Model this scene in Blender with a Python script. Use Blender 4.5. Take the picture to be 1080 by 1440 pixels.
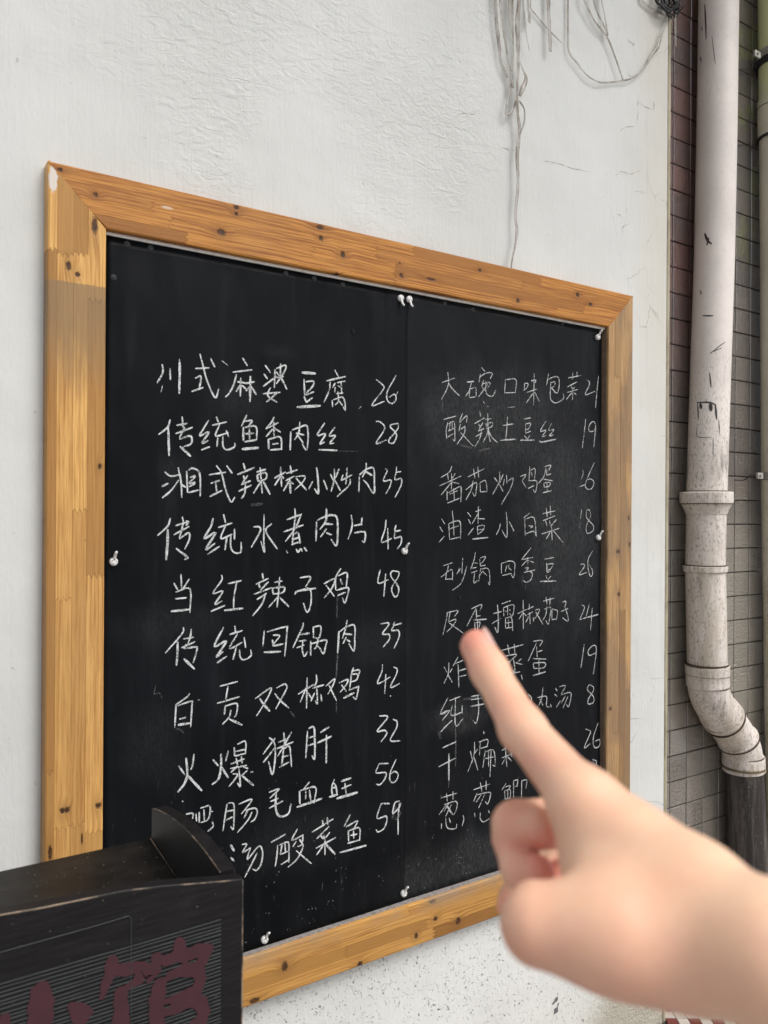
import bpy, math, random
import numpy as np
from mathutils import Vector, Matrix, noise as mnoise
for o in list(bpy.data.objects): bpy.data.objects.remove(o)
random.seed(7)
S = bpy.context.scene
COL = S.collection
# ------------------------------------------------------------------ camera
FPX = 1130.0
TH = math.atan(1705/1130); RO = math.radians(.33)
FW = np.array([math.cos(TH), math.sin(TH), 0.]); R0 = np.array([math.sin(TH), -math.cos(TH), 0.]); UZ = np.array([0, 0, 1.])
CR = math.cos(RO)*R0 + math.sin(RO)*UZ; CU = math.cos(RO)*UZ - math.sin(RO)*R0
CP = np.array([0, -1.36, 1.341])
cam = bpy.data.cameras.new('camera'); camo = bpy.data.objects.new('camera', cam); COL.objects.link(camo)
camo.matrix_world = Matrix(((CR[0], CU[0], -FW[0], CP[0]), (CR[1], CU[1], -FW[1], CP[1]), (CR[2], CU[2], -FW[2], CP[2]), (0, 0, 0, 1)))
cam.sensor_fit = 'HORIZONTAL'; cam.sensor_width = 36; cam.lens = FPX/1080*36
cam.clip_start = .02; cam.clip_end = 500
cam.dof.use_dof = True; cam.dof.focus_distance = 1.6; cam.dof.aperture_fstop = cam.lens/3.1
S.camera = camo
S.render.resolution_x = 768; S.render.resolution_y = 1024
# ------------------------------------------------------------------ light
W = bpy.data.worlds.new('World'); S.world = W; W.use_nodes = True
wn = W.node_tree; wn.nodes.clear()
sky = wn.nodes.new('ShaderNodeTexSky'); sky.sky_type = 'NISHITA'; sky.sun_disc = False
SUN_EL, SUN_AZ = math.radians(53), math.radians(157)
sky.sun_elevation = SUN_EL; sky.sun_rotation = SUN_AZ; sky.air_density = 1.0; sky.dust_density = 4.0; sky.ozone_density = 1.0
hs = wn.nodes.new('ShaderNodeHueSaturation'); hs.inputs['Saturation'].default_value = .5
bg = wn.nodes.new('ShaderNodeBackground'); bg.inputs[1].default_value = .15
wo = wn.nodes.new('ShaderNodeOutputWorld')
wn.links.new(sky.outputs[0], hs.inputs['Color']); wn.links.new(hs.outputs[0], bg.inputs[0]); wn.links.new(bg.outputs[0], wo.inputs[0])
sl = bpy.data.lights.new('sun', 'SUN'); sl.energy = 1.5; sl.angle = math.radians(30); sl.color = (1, .98, .955)
so = bpy.data.objects.new('sun', sl); COL.objects.link(so)
sd = Vector((math.sin(SUN_AZ)*math.cos(SUN_EL), math.cos(SUN_AZ)*math.cos(SUN_EL), math.sin(SUN_EL)))
so.rotation_euler = sd.to_track_quat('Z', 'Y').to_euler(); so.location = (2, -4, 6)
S.view_settings.view_transform = 'Standard'; S.view_settings.look = 'None'; S.view_settings.gamma = 1
S.view_settings.use_curve_mapping = False; S.view_settings.exposure = 0.18
# ------------------------------------------------------------------ helpers
def P(px, py, D):
    """point of the plane y = -1.36 + D that the photo shows at pixel px, py"""
    d = FW + (px-540)/FPX*CR + (720-py)/FPX*CU
    return CP + d*(D/d[1])
def K(u, v, Z):
    """camera-space pixel + depth -> world"""
    return CP + FW*Z + CR*((u-540)/FPX*Z) + CU*((720-v)/FPX*Z)
def pxm(px, D):
    """photo pixels per metre (vertical) at column px on the plane at distance D"""
    return (FPX*math.sin(TH) - (px-540)*math.cos(TH))/D
def link(name, me, mat=None, parent=None):
    o = bpy.data.objects.new(name, me); COL.objects.link(o)
    if mat is not None and len(me.materials) == 0: me.materials.append(mat)
    if parent is not None: o.parent = parent
    return o
def mesh(name, vs, fs, mat=None, parent=None, smooth=False):
    me = bpy.data.meshes.new(name); me.from_pydata([tuple(map(float, v)) for v in vs], [], fs); me.update()
    if smooth: me.polygons.foreach_set('use_smooth', [True]*len(me.polygons))
    return link(name, me, mat, parent)
def thing(o, label, cat, group=None):
    o['label'] = label; o['category'] = cat
    if group: o['group'] = group
    return o
def empty(name, loc=(0, 0, 0)):
    o = bpy.data.objects.new(name, None); COL.objects.link(o); o.location = loc; return o
def structure(o): o['kind'] = 'structure'; return o
def box(x0, y0, z0, x1, y1, z1):
    v = [(x, y, z) for x in (x0, x1) for y in (y0, y1) for z in (z0, z1)]
    return v, [(0, 1, 3, 2), (4, 6, 7, 5), (0, 4, 5, 1), (2, 3, 7, 6), (0, 2, 6, 4), (1, 5, 7, 3)]
def smooth_path(pts, n=5):
    pts = [np.array(p, float) for p in pts]
    if len(pts) < 3: 
        return [pts[0]*(1-t)+pts[-1]*t for t in np.linspace(0, 1, n+1)]
    out = []; q = [2*pts[0]-pts[1]]+pts+[2*pts[-1]-pts[-2]]
    for i in range(1, len(q)-2):
        a, b, c, d = q[i-1:i+3]
        for k in range(n):
            t = k/n
            out.append(.5*((2*b)+(c-a)*t+(2*a-5*b+4*c-d)*t*t+(3*b-a-3*c+d)*t**3))
    out.append(pts[-1]); return out
def tube(path, radii, n=24, cap=True):
    """sweep of a circle along world points"""
    path = [np.array(p, float) for p in path]; vs = []; fs = []
    if np.isscalar(radii): radii = [radii]*len(path)
    ref = None
    for i, p in enumerate(path):
        t = path[min(i+1, len(path)-1)]-path[max(i-1, 0)]; t = t/np.linalg.norm(t)
        if ref is None:
            ref = np.cross(t, [0, 1, 0]) if abs(t[1]) < .9 else np.cross(t, [1, 0, 0])
        ref = ref - t*np.dot(ref, t); ref /= np.linalg.norm(ref); b = np.cross(t, ref)
        for k in range(n):
            a = 2*math.pi*k/n; vs.append(p+radii[i]*(math.cos(a)*ref+math.sin(a)*b))
        if i:
            for k in range(n):
                a0 = (i-1)*n+k; a1 = (i-1)*n+(k+1) % n
                fs.append((a0, a1, a1+n, a0+n))
    if cap: fs.append(tuple(range(n))[::-1]); fs.append(tuple((len(path)-1)*n+k for k in range(n)))
    return vs, fs
# ------------------------------------------------------------------ node helper
class G:
    def __init__(s, name, rough=.6, color=(.5, .5, .5)):
        s.m = bpy.data.materials.new(name); s.m.use_nodes = True; s.t = s.m.node_tree; s.n = s.t.nodes
        s.b = s.n['Principled BSDF']; s.b.inputs['Roughness'].default_value = rough; s.b.inputs['Base Color'].default_value = (*color, 1)
        s.co = s.n.new('ShaderNodeTexCoord').outputs['Object']; s._x = None
    def L(s, a, b):
        if isinstance(a, (int, float)): b.default_value = a
        elif isinstance(a, tuple): b.default_value = a if len(a) == 4 or b.type == 'VECTOR' else (*a, 1)
        else: s.t.links.new(a, b)
    def m_(s, op, a, b=0., c=None, clamp=False):
        n = s.n.new('ShaderNodeMath'); n.operation = op; n.use_clamp = clamp; s.L(a, n.inputs[0]); s.L(b, n.inputs[1])
        if c is not None: s.L(c, n.inputs[2])
        return n.outputs[0]
    def sep(s, v=None):
        n = s.n.new('ShaderNodeSeparateXYZ'); s.t.links.new(v or s.co, n.inputs[0]); return n.outputs
    def comb(s, x, y, z):
        n = s.n.new('ShaderNodeCombineXYZ'); s.L(x, n.inputs[0]); s.L(y, n.inputs[1]); s.L(z, n.inputs[2]); return n.outputs[0]
    def scl(s, sc, v=None, off=(0, 0, 0)):
        n = s.n.new('ShaderNodeMapping'); n.inputs['Scale'].default_value = sc; n.inputs['Location'].default_value = off
        s.t.links.new(v or s.co, n.inputs[0]); return n.outputs[0]
    def noise(s, scale, detail=4, rough=.55, v=None, dist=0.):
        n = s.n.new('ShaderNodeTexNoise'); n.inputs['Scale'].default_value = scale; n.inputs['Detail'].default_value = detail
        n.inputs['Roughness'].default_value = rough; n.inputs['Distortion'].default_value = dist
        s.t.links.new(v or s.co, n.inputs['Vector']); return n.outputs[0]
    def vor(s, scale, feat='F1', v=None, out=0, rnd=1.):
        n = s.n.new('ShaderNodeTexVoronoi'); n.feature = feat; n.inputs['Scale'].default_value = scale; n.inputs['Randomness'].default_value = rnd
        s.t.links.new(v or s.co, n.inputs['Vector']); return n.outputs[out]
    def ss(s, x, a, b):
        n = s.n.new('ShaderNodeMapRange'); n.interpolation_type = 'SMOOTHSTEP'; s.L(x, n.inputs[0]); s.L(a, n.inputs[1]); s.L(b, n.inputs[2]); return n.outputs[0]
    def mix(s, f, a, b, mode='MIX'):
        n = s.n.new('ShaderNodeMix'); n.data_type = 'RGBA'; n.blend_type = mode; s.L(f, n.inputs[0]); s.L(a, n.inputs[6]); s.L(b, n.inputs[7]); return n.outputs[2]
    def rand(s): return s.n.new('ShaderNodeObjectInfo').outputs['Random']
    def bump(s, h, dist, strength=1., prev=None):
        n = s.n.new('ShaderNodeBump'); n.inputs['Strength'].default_value = strength; n.inputs['Distance'].default_value = dist
        s.L(h, n.inputs['Height'])
        if prev is not None: s.t.links.new(prev, n.inputs['Normal'])
        return n.outputs[0]
    def out(s, color=None, rough=None, normal=None):
        if color is not None: s.L(color, s.b.inputs['Base Color'])
        if rough is not None: s.L(rough, s.b.inputs['Roughness'])
        if normal is not None: s.t.links.new(normal, s.b.inputs['Normal'])
        return s.m
    def ell(s, xs, c, r, soft=.35, wob=None):
        """soft elliptical mask round c with radii r in coordinates xs=(a,b)"""
        dx = s.m_('DIVIDE', s.m_('SUBTRACT', xs[0], c[0]), r[0]); dz = s.m_('DIVIDE', s.m_('SUBTRACT', xs[1], c[1]), r[1])
        d = s.m_('SQRT', s.m_('ADD', s.m_('MULTIPLY', dx, dx), s.m_('MULTIPLY', dz, dz)))
        if wob is not None: d = s.m_('ADD', d, wob)
        return s.ss(d, 1+soft, 1-soft)
# ------------------------------------------------------------------ materials
def m_plaster():
    g = G('painted_plaster', .75); x, y, z = g.sep()
    big = g.noise(1.6, 5); mid = g.noise(7, 5, .6)
    c = g.mix(g.ss(big, .3, .7), (.575, .585, .56), (.655, .665, .642))
    c = g.mix(g.m_('MULTIPLY', g.ss(mid, .5, .75), .25), c, (.52, .525, .505))
    edge = g.m_('MULTIPLY', g.ss(g.m_('ADD', x, g.m_('MULTIPLY', g.noise(3), .25)), 1.72, 1.92), g.ss(z, .9, 1.9))
    c = g.mix(g.m_('MULTIPLY', edge, .6), c, (.58, .54, .46))
    streak = g.noise(30, 3, .6, g.scl((1, 1, .08)))
    c = g.mix(g.m_('MULTIPLY', g.m_('MULTIPLY', g.ss(streak, .55, .8), .35), g.ss(x, 1.5, 1.75)), c, (.38, .36, .32))
    # bare cement at the foot of the wall
    foot = g.ss(g.m_('ADD', g.m_('SUBTRACT', z, g.m_('MULTIPLY', g.m_('SUBTRACT', x, 1.45), .75)), g.m_('MULTIPLY', g.noise(6), .16)), .22, .04)
    c = g.mix(g.m_('MULTIPLY', foot, .85), c, (.40, .37, .29))
    low = g.ss(z, .62, .42)
    holes = g.ss(g.vor(95, 'F1', g.scl((1, 1, .75))), .30, .12)
    hsel = g.ss(g.noise(38, 2), .52, .66)
    hm = g.m_('MULTIPLY', g.m_('MULTIPLY', holes, hsel), low); holes2 = g.ss(g.vor(210, 'F1', g.scl((1, 1, .8))), .28, .14); hm = g.m_('MAXIMUM', hm, g.m_('MULTIPLY', g.m_('MULTIPLY', holes2, g.ss(g.noise(60, 3, .6), .46, .56)), g.m_('MULTIPLY', low, .75)))
    c = g.mix(g.m_('MULTIPLY', hm, .24), c, (.26, .255, .245))
    fine = g.ss(g.noise(160, 3, .7), .62, .72)
    c = g.mix(g.m_('MULTIPLY', g.m_('MULTIPLY', fine, low), .5), c, (.28, .27, .25))
    spk = g.m_('MULTIPLY', g.ss(g.noise(60, 2, .5), .72, .76), .6)
    c = g.mix(spk, c, (.42, .40, .37))
    cr = g.m_('MULTIPLY', g.ss(g.vor(9, 'DISTANCE_TO_EDGE', g.scl((1, 1, .55), g.comb(g.m_('ADD', x, g.m_('MULTIPLY', mid, .12)), y, g.m_('ADD', z, g.m_('MULTIPLY', big, .2))))), .006, .0), g.m_('MULTIPLY', g.ss(x, 1.45, 1.7), g.ss(g.noise(4, 2), .5, .6)))
    c = g.mix(g.m_('MULTIPLY', cr, .55), c, (.25, .22, .2))
    # relief: crinkled skim coat high up, fine orange peel elsewhere, pits at the foot
    ctr = g.m_('SUBTRACT', z, g.m_('MULTIPLY', g.m_('SUBTRACT', x, .5), -.02))
    crmask = g.m_('MULTIPLY', g.m_('MULTIPLY', g.ss(g.noise(2.4, 3, .5), .40, .56), g.ss(g.m_('ADD', ctr, g.m_('MULTIPLY', g.noise(1.3), .35)), 2.10, 2.16)), g.ss(x, 1.35, 1.1))
    crink = g.noise(34, 4, .6, g.scl((1, 1, 1.9)), 1.4)
    ridge = g.m_('MULTIPLY', crink, crmask)
    n1 = g.bump(ridge, .0036, 1.)
    n2 = g.bump(g.noise(120, 3, .6, g.scl((1, 1, .5))), .0011, 1., n1)
    n3 = g.bump(g.m_('SUBTRACT', g.m_('MULTIPLY', g.noise(75, 4, .7), g.m_('MULTIPLY', foot, 3.)), g.m_('MULTIPLY', hm, 1.2)), .003, 1., n2)
    n4 = g.bump(g.noise(3.2, 3, .5), .012, 1., n3)
    n5 = g.bump(g.noise(45, 3, .6, g.scl((1.6, 1, .12))), .0015, .8, n4)
    return g.out(c, None, n5)
def m_wood(name, axis, base, dark, knots, stain=None):
    """pine: s runs along the grain, t across it"""
    g = G(name, .42); g.b.inputs['Specular IOR Level'].default_value = .3; x, y, z = g.sep(); s_, t_ = (x, z) if axis == 'x' else (z, x)
    r = g.rand(); off = g.m_('MULTIPLY', r, 37.3)
    disp = 0.
    km = None; halo = None; kw = g.m_('MULTIPLY', g.m_('SUBTRACT', g.noise(260, 3, .6), .5), 1.3)
    for (kx, kz, ra, rb) in knots:
        c = (kx, kz) if axis == 'x' else (kz, kx)
        e = g.ell((s_, t_), c, (ra*3.0, rb*1.7), .9); halo = e if halo is None else g.m_('MAXIMUM', halo, e)
        k = g.ell((s_, t_), c, (ra*.95, rb*.95), .4, kw); km = k if km is None else g.m_('MAXIMUM', km, k)
    warp = g.noise(9, 3, .5, g.comb(g.m_('MULTIPLY', s_, .35), t_, off))
    tt = g.m_('ADD', t_, g.m_('ADD', g.m_('MULTIPLY', warp, .012), g.m_('MULTIPLY', halo, .006)))
    v = g.comb(g.m_('MULTIPLY', s_, .9), g.m_('MULTIPLY', tt, 26), off)
    rings = g.noise(9, 3, .6, v)
    v2 = g.comb(g.m_('MULTIPLY', s_, 5), g.m_('MULTIPLY', tt, 240), off); fib = g.noise(3, 4, .7, v2)
    a = g.m_('ADD', g.m_('MULTIPLY', g.ss(rings, .42, .60), .62), g.m_('MULTIPLY', g.ss(fib, .42, .62), .48))
    ph = g.m_('ADD', g.m_('MULTIPLY', tt, 165), g.m_('ADD', g.m_('MULTIPLY', r, 9.), g.m_('MULTIPLY', g.noise(1.1, 2, .5, g.comb(g.m_('MULTIPLY', s_, 2.), g.m_('MULTIPLY', tt, 40), off)), 2.2)))
    lnm = g.m_('MULTIPLY', g.ss(g.m_('ABSOLUTE', g.m_('SUBTRACT', g.m_('FRACT', ph), .5)), .30, .02), g.ss(g.noise(2., 2, .6, g.comb(g.m_('MULTIPLY', s_, 2.5), g.m_('MULTIPLY', tt, 22), off)), .36, .62))
    a = g.m_('ADD', a, g.m_('MULTIPLY', lnm, .75))
    c = g.mix(g.m_('MULTIPLY', a, .72, clamp=True), base, dark)
    c = g.mix(g.m_('MULTIPLY', g.ss(r, .35, .85), .8), c, tuple(q*.72 for q in dark)); c = g.mix(g.m_('MULTIPLY', g.ss(g.m_('FRACT', g.m_('MULTIPLY', r, 17.)), .4, 1.), .35), c, base)
    c = g.mix(g.m_('MULTIPLY', g.ss(g.noise(2.2, 3), .45, .75), .25), c, (.30, .17, .08))
    c = g.mix(g.m_('MULTIPLY', halo, .38), c, tuple(q*.55 for q in dark))
    c = g.mix(g.m_('MULTIPLY', g.ss(fib, .60, .70), .30), c, tuple(q*.4 for q in dark))
    c = g.mix(g.m_('MULTIPLY', km, .92), c, g.mix(g.ss(g.noise(300, 3), .45, .65), (.018, .008, .005), (.09, .032, .012)))
    if stain: c = stain(g, c, x, z)
    spk = g.ss(g.noise(210, 2, .5), .74, .78); c = g.mix(g.m_('MULTIPLY', spk, .7), c, (.08, .05, .03))
    n = g.bump(g.m_('ADD', g.m_('MULTIPLY', rings, .5), fib), .0006, .8)
    n = g.bump(g.m_('MULTIPLY', km, -1.), .0015, .7, n)
    return g.out(c, g.m_('ADD', .34, g.m_('MULTIPLY', fib, .2)), n)
def m_sheet(smears, spec=.085, dust=.014):
    g = G('blackboard_sheet', .4); x, y, z = g.sep()
    n1 = g.noise(2.5, 5, .6); st = g.noise(26, 4, .65, g.scl((1, 1, .1)))
    c = g.mix(g.ss(n1, .3, .75), (.0030, .0038, .0050), (.006, .0072, .009))
    c = g.mix(g.m_('MULTIPLY', g.ss(st, .5, .8), .2), c, (.03, .033, .037))
    dm = None; wob = g.m_('MULTIPLY', g.m_('SUBTRACT', g.noise(14, 4, .6), .5), 1.6)
    for (cx, cz, ra, rb) in smears:
        e = g.ell((x, z), (cx, cz), (ra, rb), .8, wob); dm = e if dm is None else g.m_('MAXIMUM', dm, e)
    grain = g.ss(g.noise(300, 3, .7, g.scl((1, 1, .35))), .35, .75)
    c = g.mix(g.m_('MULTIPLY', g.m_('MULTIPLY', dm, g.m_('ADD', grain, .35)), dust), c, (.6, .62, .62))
    lo = g.ss(z, 1.0, .56)
    dots = g.m_('MULTIPLY', g.ss(g.vor(170), .24, .12), g.ss(g.noise(24, 3, .7), g.m_('SUBTRACT', .76, g.m_('MULTIPLY', lo, .20)), g.m_('SUBTRACT', .84, g.m_('MULTIPLY', lo, .20))))
    c = g.mix(g.m_('MULTIPLY', dots, .4), c, (.5, .5, .5))
    d2 = g.m_('MULTIPLY', g.m_('MULTIPLY', lo, .6), g.ss(g.vor(60, v=g.scl((1, 1, .6))), .07, .035))
    c = g.mix(g.m_('MULTIPLY', d2, .55), c, (.5, .5, .5))
    scr = g.m_('MULTIPLY', g.ss(g.noise(60, 3, .7, g.scl((2.2, 1, .25))), .66, .74), lo)
    c = g.mix(g.m_('MULTIPLY', scr, .10), c, (.6, .6, .6))
    g.b.inputs['Specular IOR Level'].default_value = spec
    ro = g.m_('ADD', .34, g.m_('ADD', g.m_('MULTIPLY', n1, .12), g.m_('MULTIPLY', dm, .15)))
    n = g.bump(g.noise(420, 2, .5), .00025, .7)
    n = g.bump(g.noise(3.0, 3, .5, g.scl((1.8, 1, .6))), .030, 1., n)
    return g.out(c, ro, n)
def m_chalk(alpha=.9):
    g = G('chalk', .95, (.68, .70, .70))
    gr = g.noise(520, 3, .75); cl = g.noise(70, 3, .6)
    a = g.ss(g.m_('ADD', g.m_('MULTIPLY', gr, .75), g.m_('MULTIPLY', cl, .35)), .42, .60 if alpha > .6 else .72)
    g.L(g.m_('MULTIPLY', a, alpha), g.b.inputs['Alpha']); return g.m
def m_simple(name, color, rough=.5, nscale=0, amt=.3, metal=0., bumpd=0.):
    g = G(name, rough, color); g.b.inputs['Metallic'].default_value = metal
    if nscale:
        n = g.noise(nscale, 4, .6); c = g.mix(g.m_('MULTIPLY', g.ss(n, .4, .7), amt), color, tuple(q*.35 for q in color))
        g.out(c, None, g.bump(n, bumpd, .7) if bumpd else None)
    return g.m
def m_tile():
    g = G('glazed_tile', .3); g.b.inputs['Specular IOR Level'].default_value = 1.; g.b.inputs['Coat Weight'].default_value = 1.; g.b.inputs['Coat IOR'].default_value = 2.; g.b.inputs['Coat Roughness'].default_value = .12; x, y, z = g.sep(); r = g.rand()
    wp = g.n.new('ShaderNodeNewGeometry').outputs['Position']; wx, wy, wz = g.sep(wp)
    c = g.mix(r, (.095, .078, .066), (.19, .158, .132))
    c = g.mix(g.m_('MULTIPLY', g.ss(g.m_('ADD', g.m_('MULTIPLY', g.noise(2.5, 2, .5, wp), .4), wz), 1.7, 2.2), g.ss(wx, 2.2, 2.05)), c, g.mix(r, (.10, .040, .036), (.175, .078, .066)))
    c = g.mix(g.m_('MULTIPLY', g.ss(g.noise(7, 4, .6, wp), .5, .7), .5), c, (.07, .065, .055))
    moss = g.m_('MULTIPLY', g.m_('MULTIPLY', g.ss(g.noise(9, 3, .6, wp), .52, .6), g.ss(wz, 2.0, 2.25)), g.ss(wx, 2.2, 2.3))
    c = g.mix(g.m_('MULTIPLY', moss, .7), c, (.16, .18, .05))
    c = g.mix(g.m_('MULTIPLY', g.ss(g.m_('ADD', wz, g.m_('MULTIPLY', g.noise(4, 3, .6, wp), .4)), 1.75, 1.25), g.m_('ADD', .35, g.m_('MULTIPLY', g.ss(wx, 2.1, 2.25), .4))), c, (.32, .295, .245))
    h = g.noise(330, 2, .6, wp); h2 = g.noise(130, 2, .5, wp)
    n = g.bump(g.m_('ADD', h, g.m_('MULTIPLY', h2, 2.0)), .0030, 1.)
    dirt = g.ss(g.noise(40, 4, .65, wp), .62, .72); c = g.mix(g.m_('MULTIPLY', dirt, .5), c, (.04, .035, .03))
    return g.out(c, g.m_('ADD', .2, g.m_('MULTIPLY', r, .12)), n)
def m_pvc(name, col, dirtz, green=False):
    g = G(name, .38); x, y, z = g.sep()
    c = g.mix(g.ss(g.noise(6, 4, .6), .35, .7), col, tuple(q*.86 for q in col))
    grime = g.noise(22, 6, .72, g.scl((1, 1, .28))); lo = g.ss(z, dirtz+.25, dirtz-.15)
    f = g.m_('MULTIPLY', g.ss(grime, g.m_('SUBTRACT', .64, g.m_('MULTIPLY', lo, .11)), .74), g.m_('ADD', .22, g.m_('MULTIPLY', lo, .6)))
    c = g.mix(f, c, (.10, .085, .065))
    f2 = g.ss(g.noise(210, 4, .7, g.scl((1, 1, .45))), .52, .66)
    c = g.mix(g.m_('MULTIPLY', f2, g.m_('ADD', .10, g.m_('MULTIPLY', lo, .6))), c, (.13, .11, .085))
    c = g.mix(g.m_('MULTIPLY', g.m_('MULTIPLY', g.ss(g.m_('ADD', z, g.m_('MULTIPLY', g.noise(12, 5, .7, g.scl((1, 1, .35))), .8)), 1.75, 1.15), g.ss(g.noise(9, 5, .7, g.scl((2, 2, .3))), .40, .62)), .55), c, (.36, .30, .20))
    scr = g.ss(g.vor(16, 'DISTANCE_TO_EDGE', g.scl((2.6, 2.6, .5))), .012, .0)
    c = g.mix(g.m_('MULTIPLY', g.m_('MULTIPLY', scr, g.ss(g.noise(5), .55, .65)), .6), c, (.08, .07, .06))
    if green:
        gm = g.ss(g.m_('ADD', z, g.m_('MULTIPLY', g.noise(9, 4, .7), .3)), 2.40, 2.55); c = g.mix(g.m_('MULTIPLY', gm, .8), c, (.68, .72, .34))
    return g.out(c, g.m_('ADD', .3, g.m_('MULTIPLY', grime, .3)), g.bump(grime, .0008, .5))
def m_blackpipe():
    g = G('black_pipe_coat', .5); x, y, z = g.sep()
    st = g.noise(26, 5, .7, g.scl((1.6, 1.6, .10))); pt = g.noise(14, 5, .7, g.scl((1, 1, .4)))
    c = g.mix(g.ss(st, .46, .62), (.022, .018, .017), (.085, .075, .068)); c = g.mix(g.m_('MULTIPLY', g.ss(pt, .52, .66), .6), c, (.13, .115, .10))
    c = g.mix(g.m_('MULTIPLY', g.ss(g.noise(170, 3, .7), .64, .72), .7), c, (.35, .32, .28))
    return g.out(c, g.m_('ADD', .35, g.m_('MULTIPLY', pt, .35)), g.bump(pt, .001, .6))
def m_lacquer(name, col=(.012, .011, .011), rough=.3):
    g = G(name, rough); g.b.inputs['Specular IOR Level'].default_value = .18; x, y, z = g.sep()
    gr = g.noise(12, 5, .7, g.scl((1.5, 1.5, 22))); dust = g.noise(7, 5, .7)
    c = g.mix(g.ss(gr, .35, .7), col, tuple(q*1.9 for q in col))
    c = g.mix(g.m_('MULTIPLY', g.ss(dust, .55, .8), .06), c, (.2, .19, .18))
    c = g.mix(g.m_('MULTIPLY', g.ss(g.noise(260, 2), .70, .75), .35), c, (.3, .28, .26))
    return g.out(c, g.m_('ADD', rough-.05, g.m_('MULTIPLY', dust, .2)), g.bump(gr, .0005, .6))
def m_skin():
    g = G('skin', .42); pos = g.n.new('ShaderNodeNewGeometry').outputs['Position']
    col = g.n.new('ShaderNodeAttribute'); col.attribute_name = 'blush_shade'
    c = g.mix(g.ss(g.noise(30, 4, .6, pos), .3, .7), (.88, .60, .41), (.82, .50, .335))
    c = g.mix(g.m_('MULTIPLY', g.ss(g.noise(55, 4, .65, pos), .48, .68), .22), c, (.80, .44, .33))
    c = g.mix(g.m_('MULTIPLY', col.outputs['Fac'], .9), c, (.74, .25, .19))
    c = g.mix(g.m_('MULTIPLY', g.ss(g.noise(400, 2, .5, pos), .6, .8), .10), c, (.5, .26, .2))
    g.b.inputs['Subsurface Weight'].default_value = .35; g.b.inputs['Subsurface Radius'].default_value = (1., .35, .18); g.b.inputs['Subsurface Scale'].default_value = .006
    return g.out(c, None, g.bump(g.noise(650, 3, .6, pos), .00025, .5))
def m_plastic():
    g = G('clear_plastic', .25, (.55, .53, .50)); x, y, z = g.sep()
    n = g.noise(38, 4, .65, g.scl((1, 1, .5)))
    g.out(g.mix(g.ss(n, .42, .65), (.44, .41, .36), (.24, .195, .145)))
    g.L(g.m_('ADD', .42, g.m_('MULTIPLY', g.ss(n, .4, .7), .35)), g.b.inputs['Alpha'])
    return g.m
def m_floor():
    g = G('pavement', .6); n = g.noise(3, 6, .6)
    return g.out(g.mix(n, (.22, .21, .20), (.36, .35, .33)), None, g.bump(g.noise(50, 4), .002, .6))
# ------------------------------------------------------------------ setting
ground = structure(mesh('ground', [(-60, -60, -.012), (60, -60, -.012), (60, 60, -.012), (-60, 60, -.012)], [(0, 1, 2, 3)], m_floor()))
M_PL = m_plaster()
XE = 1.8092; XG = 1.7955
wall = empty('plaster_wall', (1.8, 0, 0)); thing(wall, 'white painted plaster wall of the building behind the framed chalkboard', 'wall')
def wpart(name, b, mat):
    v, f = b; v = [(p[0]-1.8, p[1], p[2]) for p in v]; return mesh(name, v, f, mat, wall)
# material coordinates are the wall's own, so the shift of 1.8 m is undone in the mesh of the face
wall.location = (0, 0, 0)
def wmesh(name, b, mat): return mesh(name, b[0], b[1], mat, wall)
wmesh('wall_face', box(-4, 0, -.01, XG-.0022, .24, 4.2), M_PL)
bead = G('corner_bead', .6); bx_, by_, bz_ = bead.sep()
bead.out(bead.mix(bead.ss(bead.noise(20, 5, .7, bead.scl((1, 1, .3))), .4, .7), (.42, .38, .27), (.22, .18, .11)))
# rounded corner bead with a chipped, slightly wavy profile
vs = []; fs = []; NZ = 260
prof = [(XG+.0008, .0015), (XG+.003, -.0006), (XG+.008, -.0012), (XE-.003, -.0004), (XE, .003), (XE, .05), (XE, .24)]
for i in range(NZ+1):
    zz = -.01+4.21*i/NZ; w = mnoise.noise(Vector((3.1, 0, zz*14)))*.0012+mnoise.noise(Vector((7.1, 0, zz*60)))*.0005
    for j, (a, b) in enumerate(prof): vs.append((a+(w if j < 5 else 0), b+abs(w)*(.6 if 0 < j < 5 else 0), zz))
    if i:
        for j in range(len(prof)-1):
            a = (i-1)*len(prof)+j; fs.append((a, a+1, a+1+len(prof), a+len(prof)))
mesh('corner_bead', vs, fs, bead.m, wall, True)
M_CRK = m_simple('crack_dark', (.32, .29, .26), .9)

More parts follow.
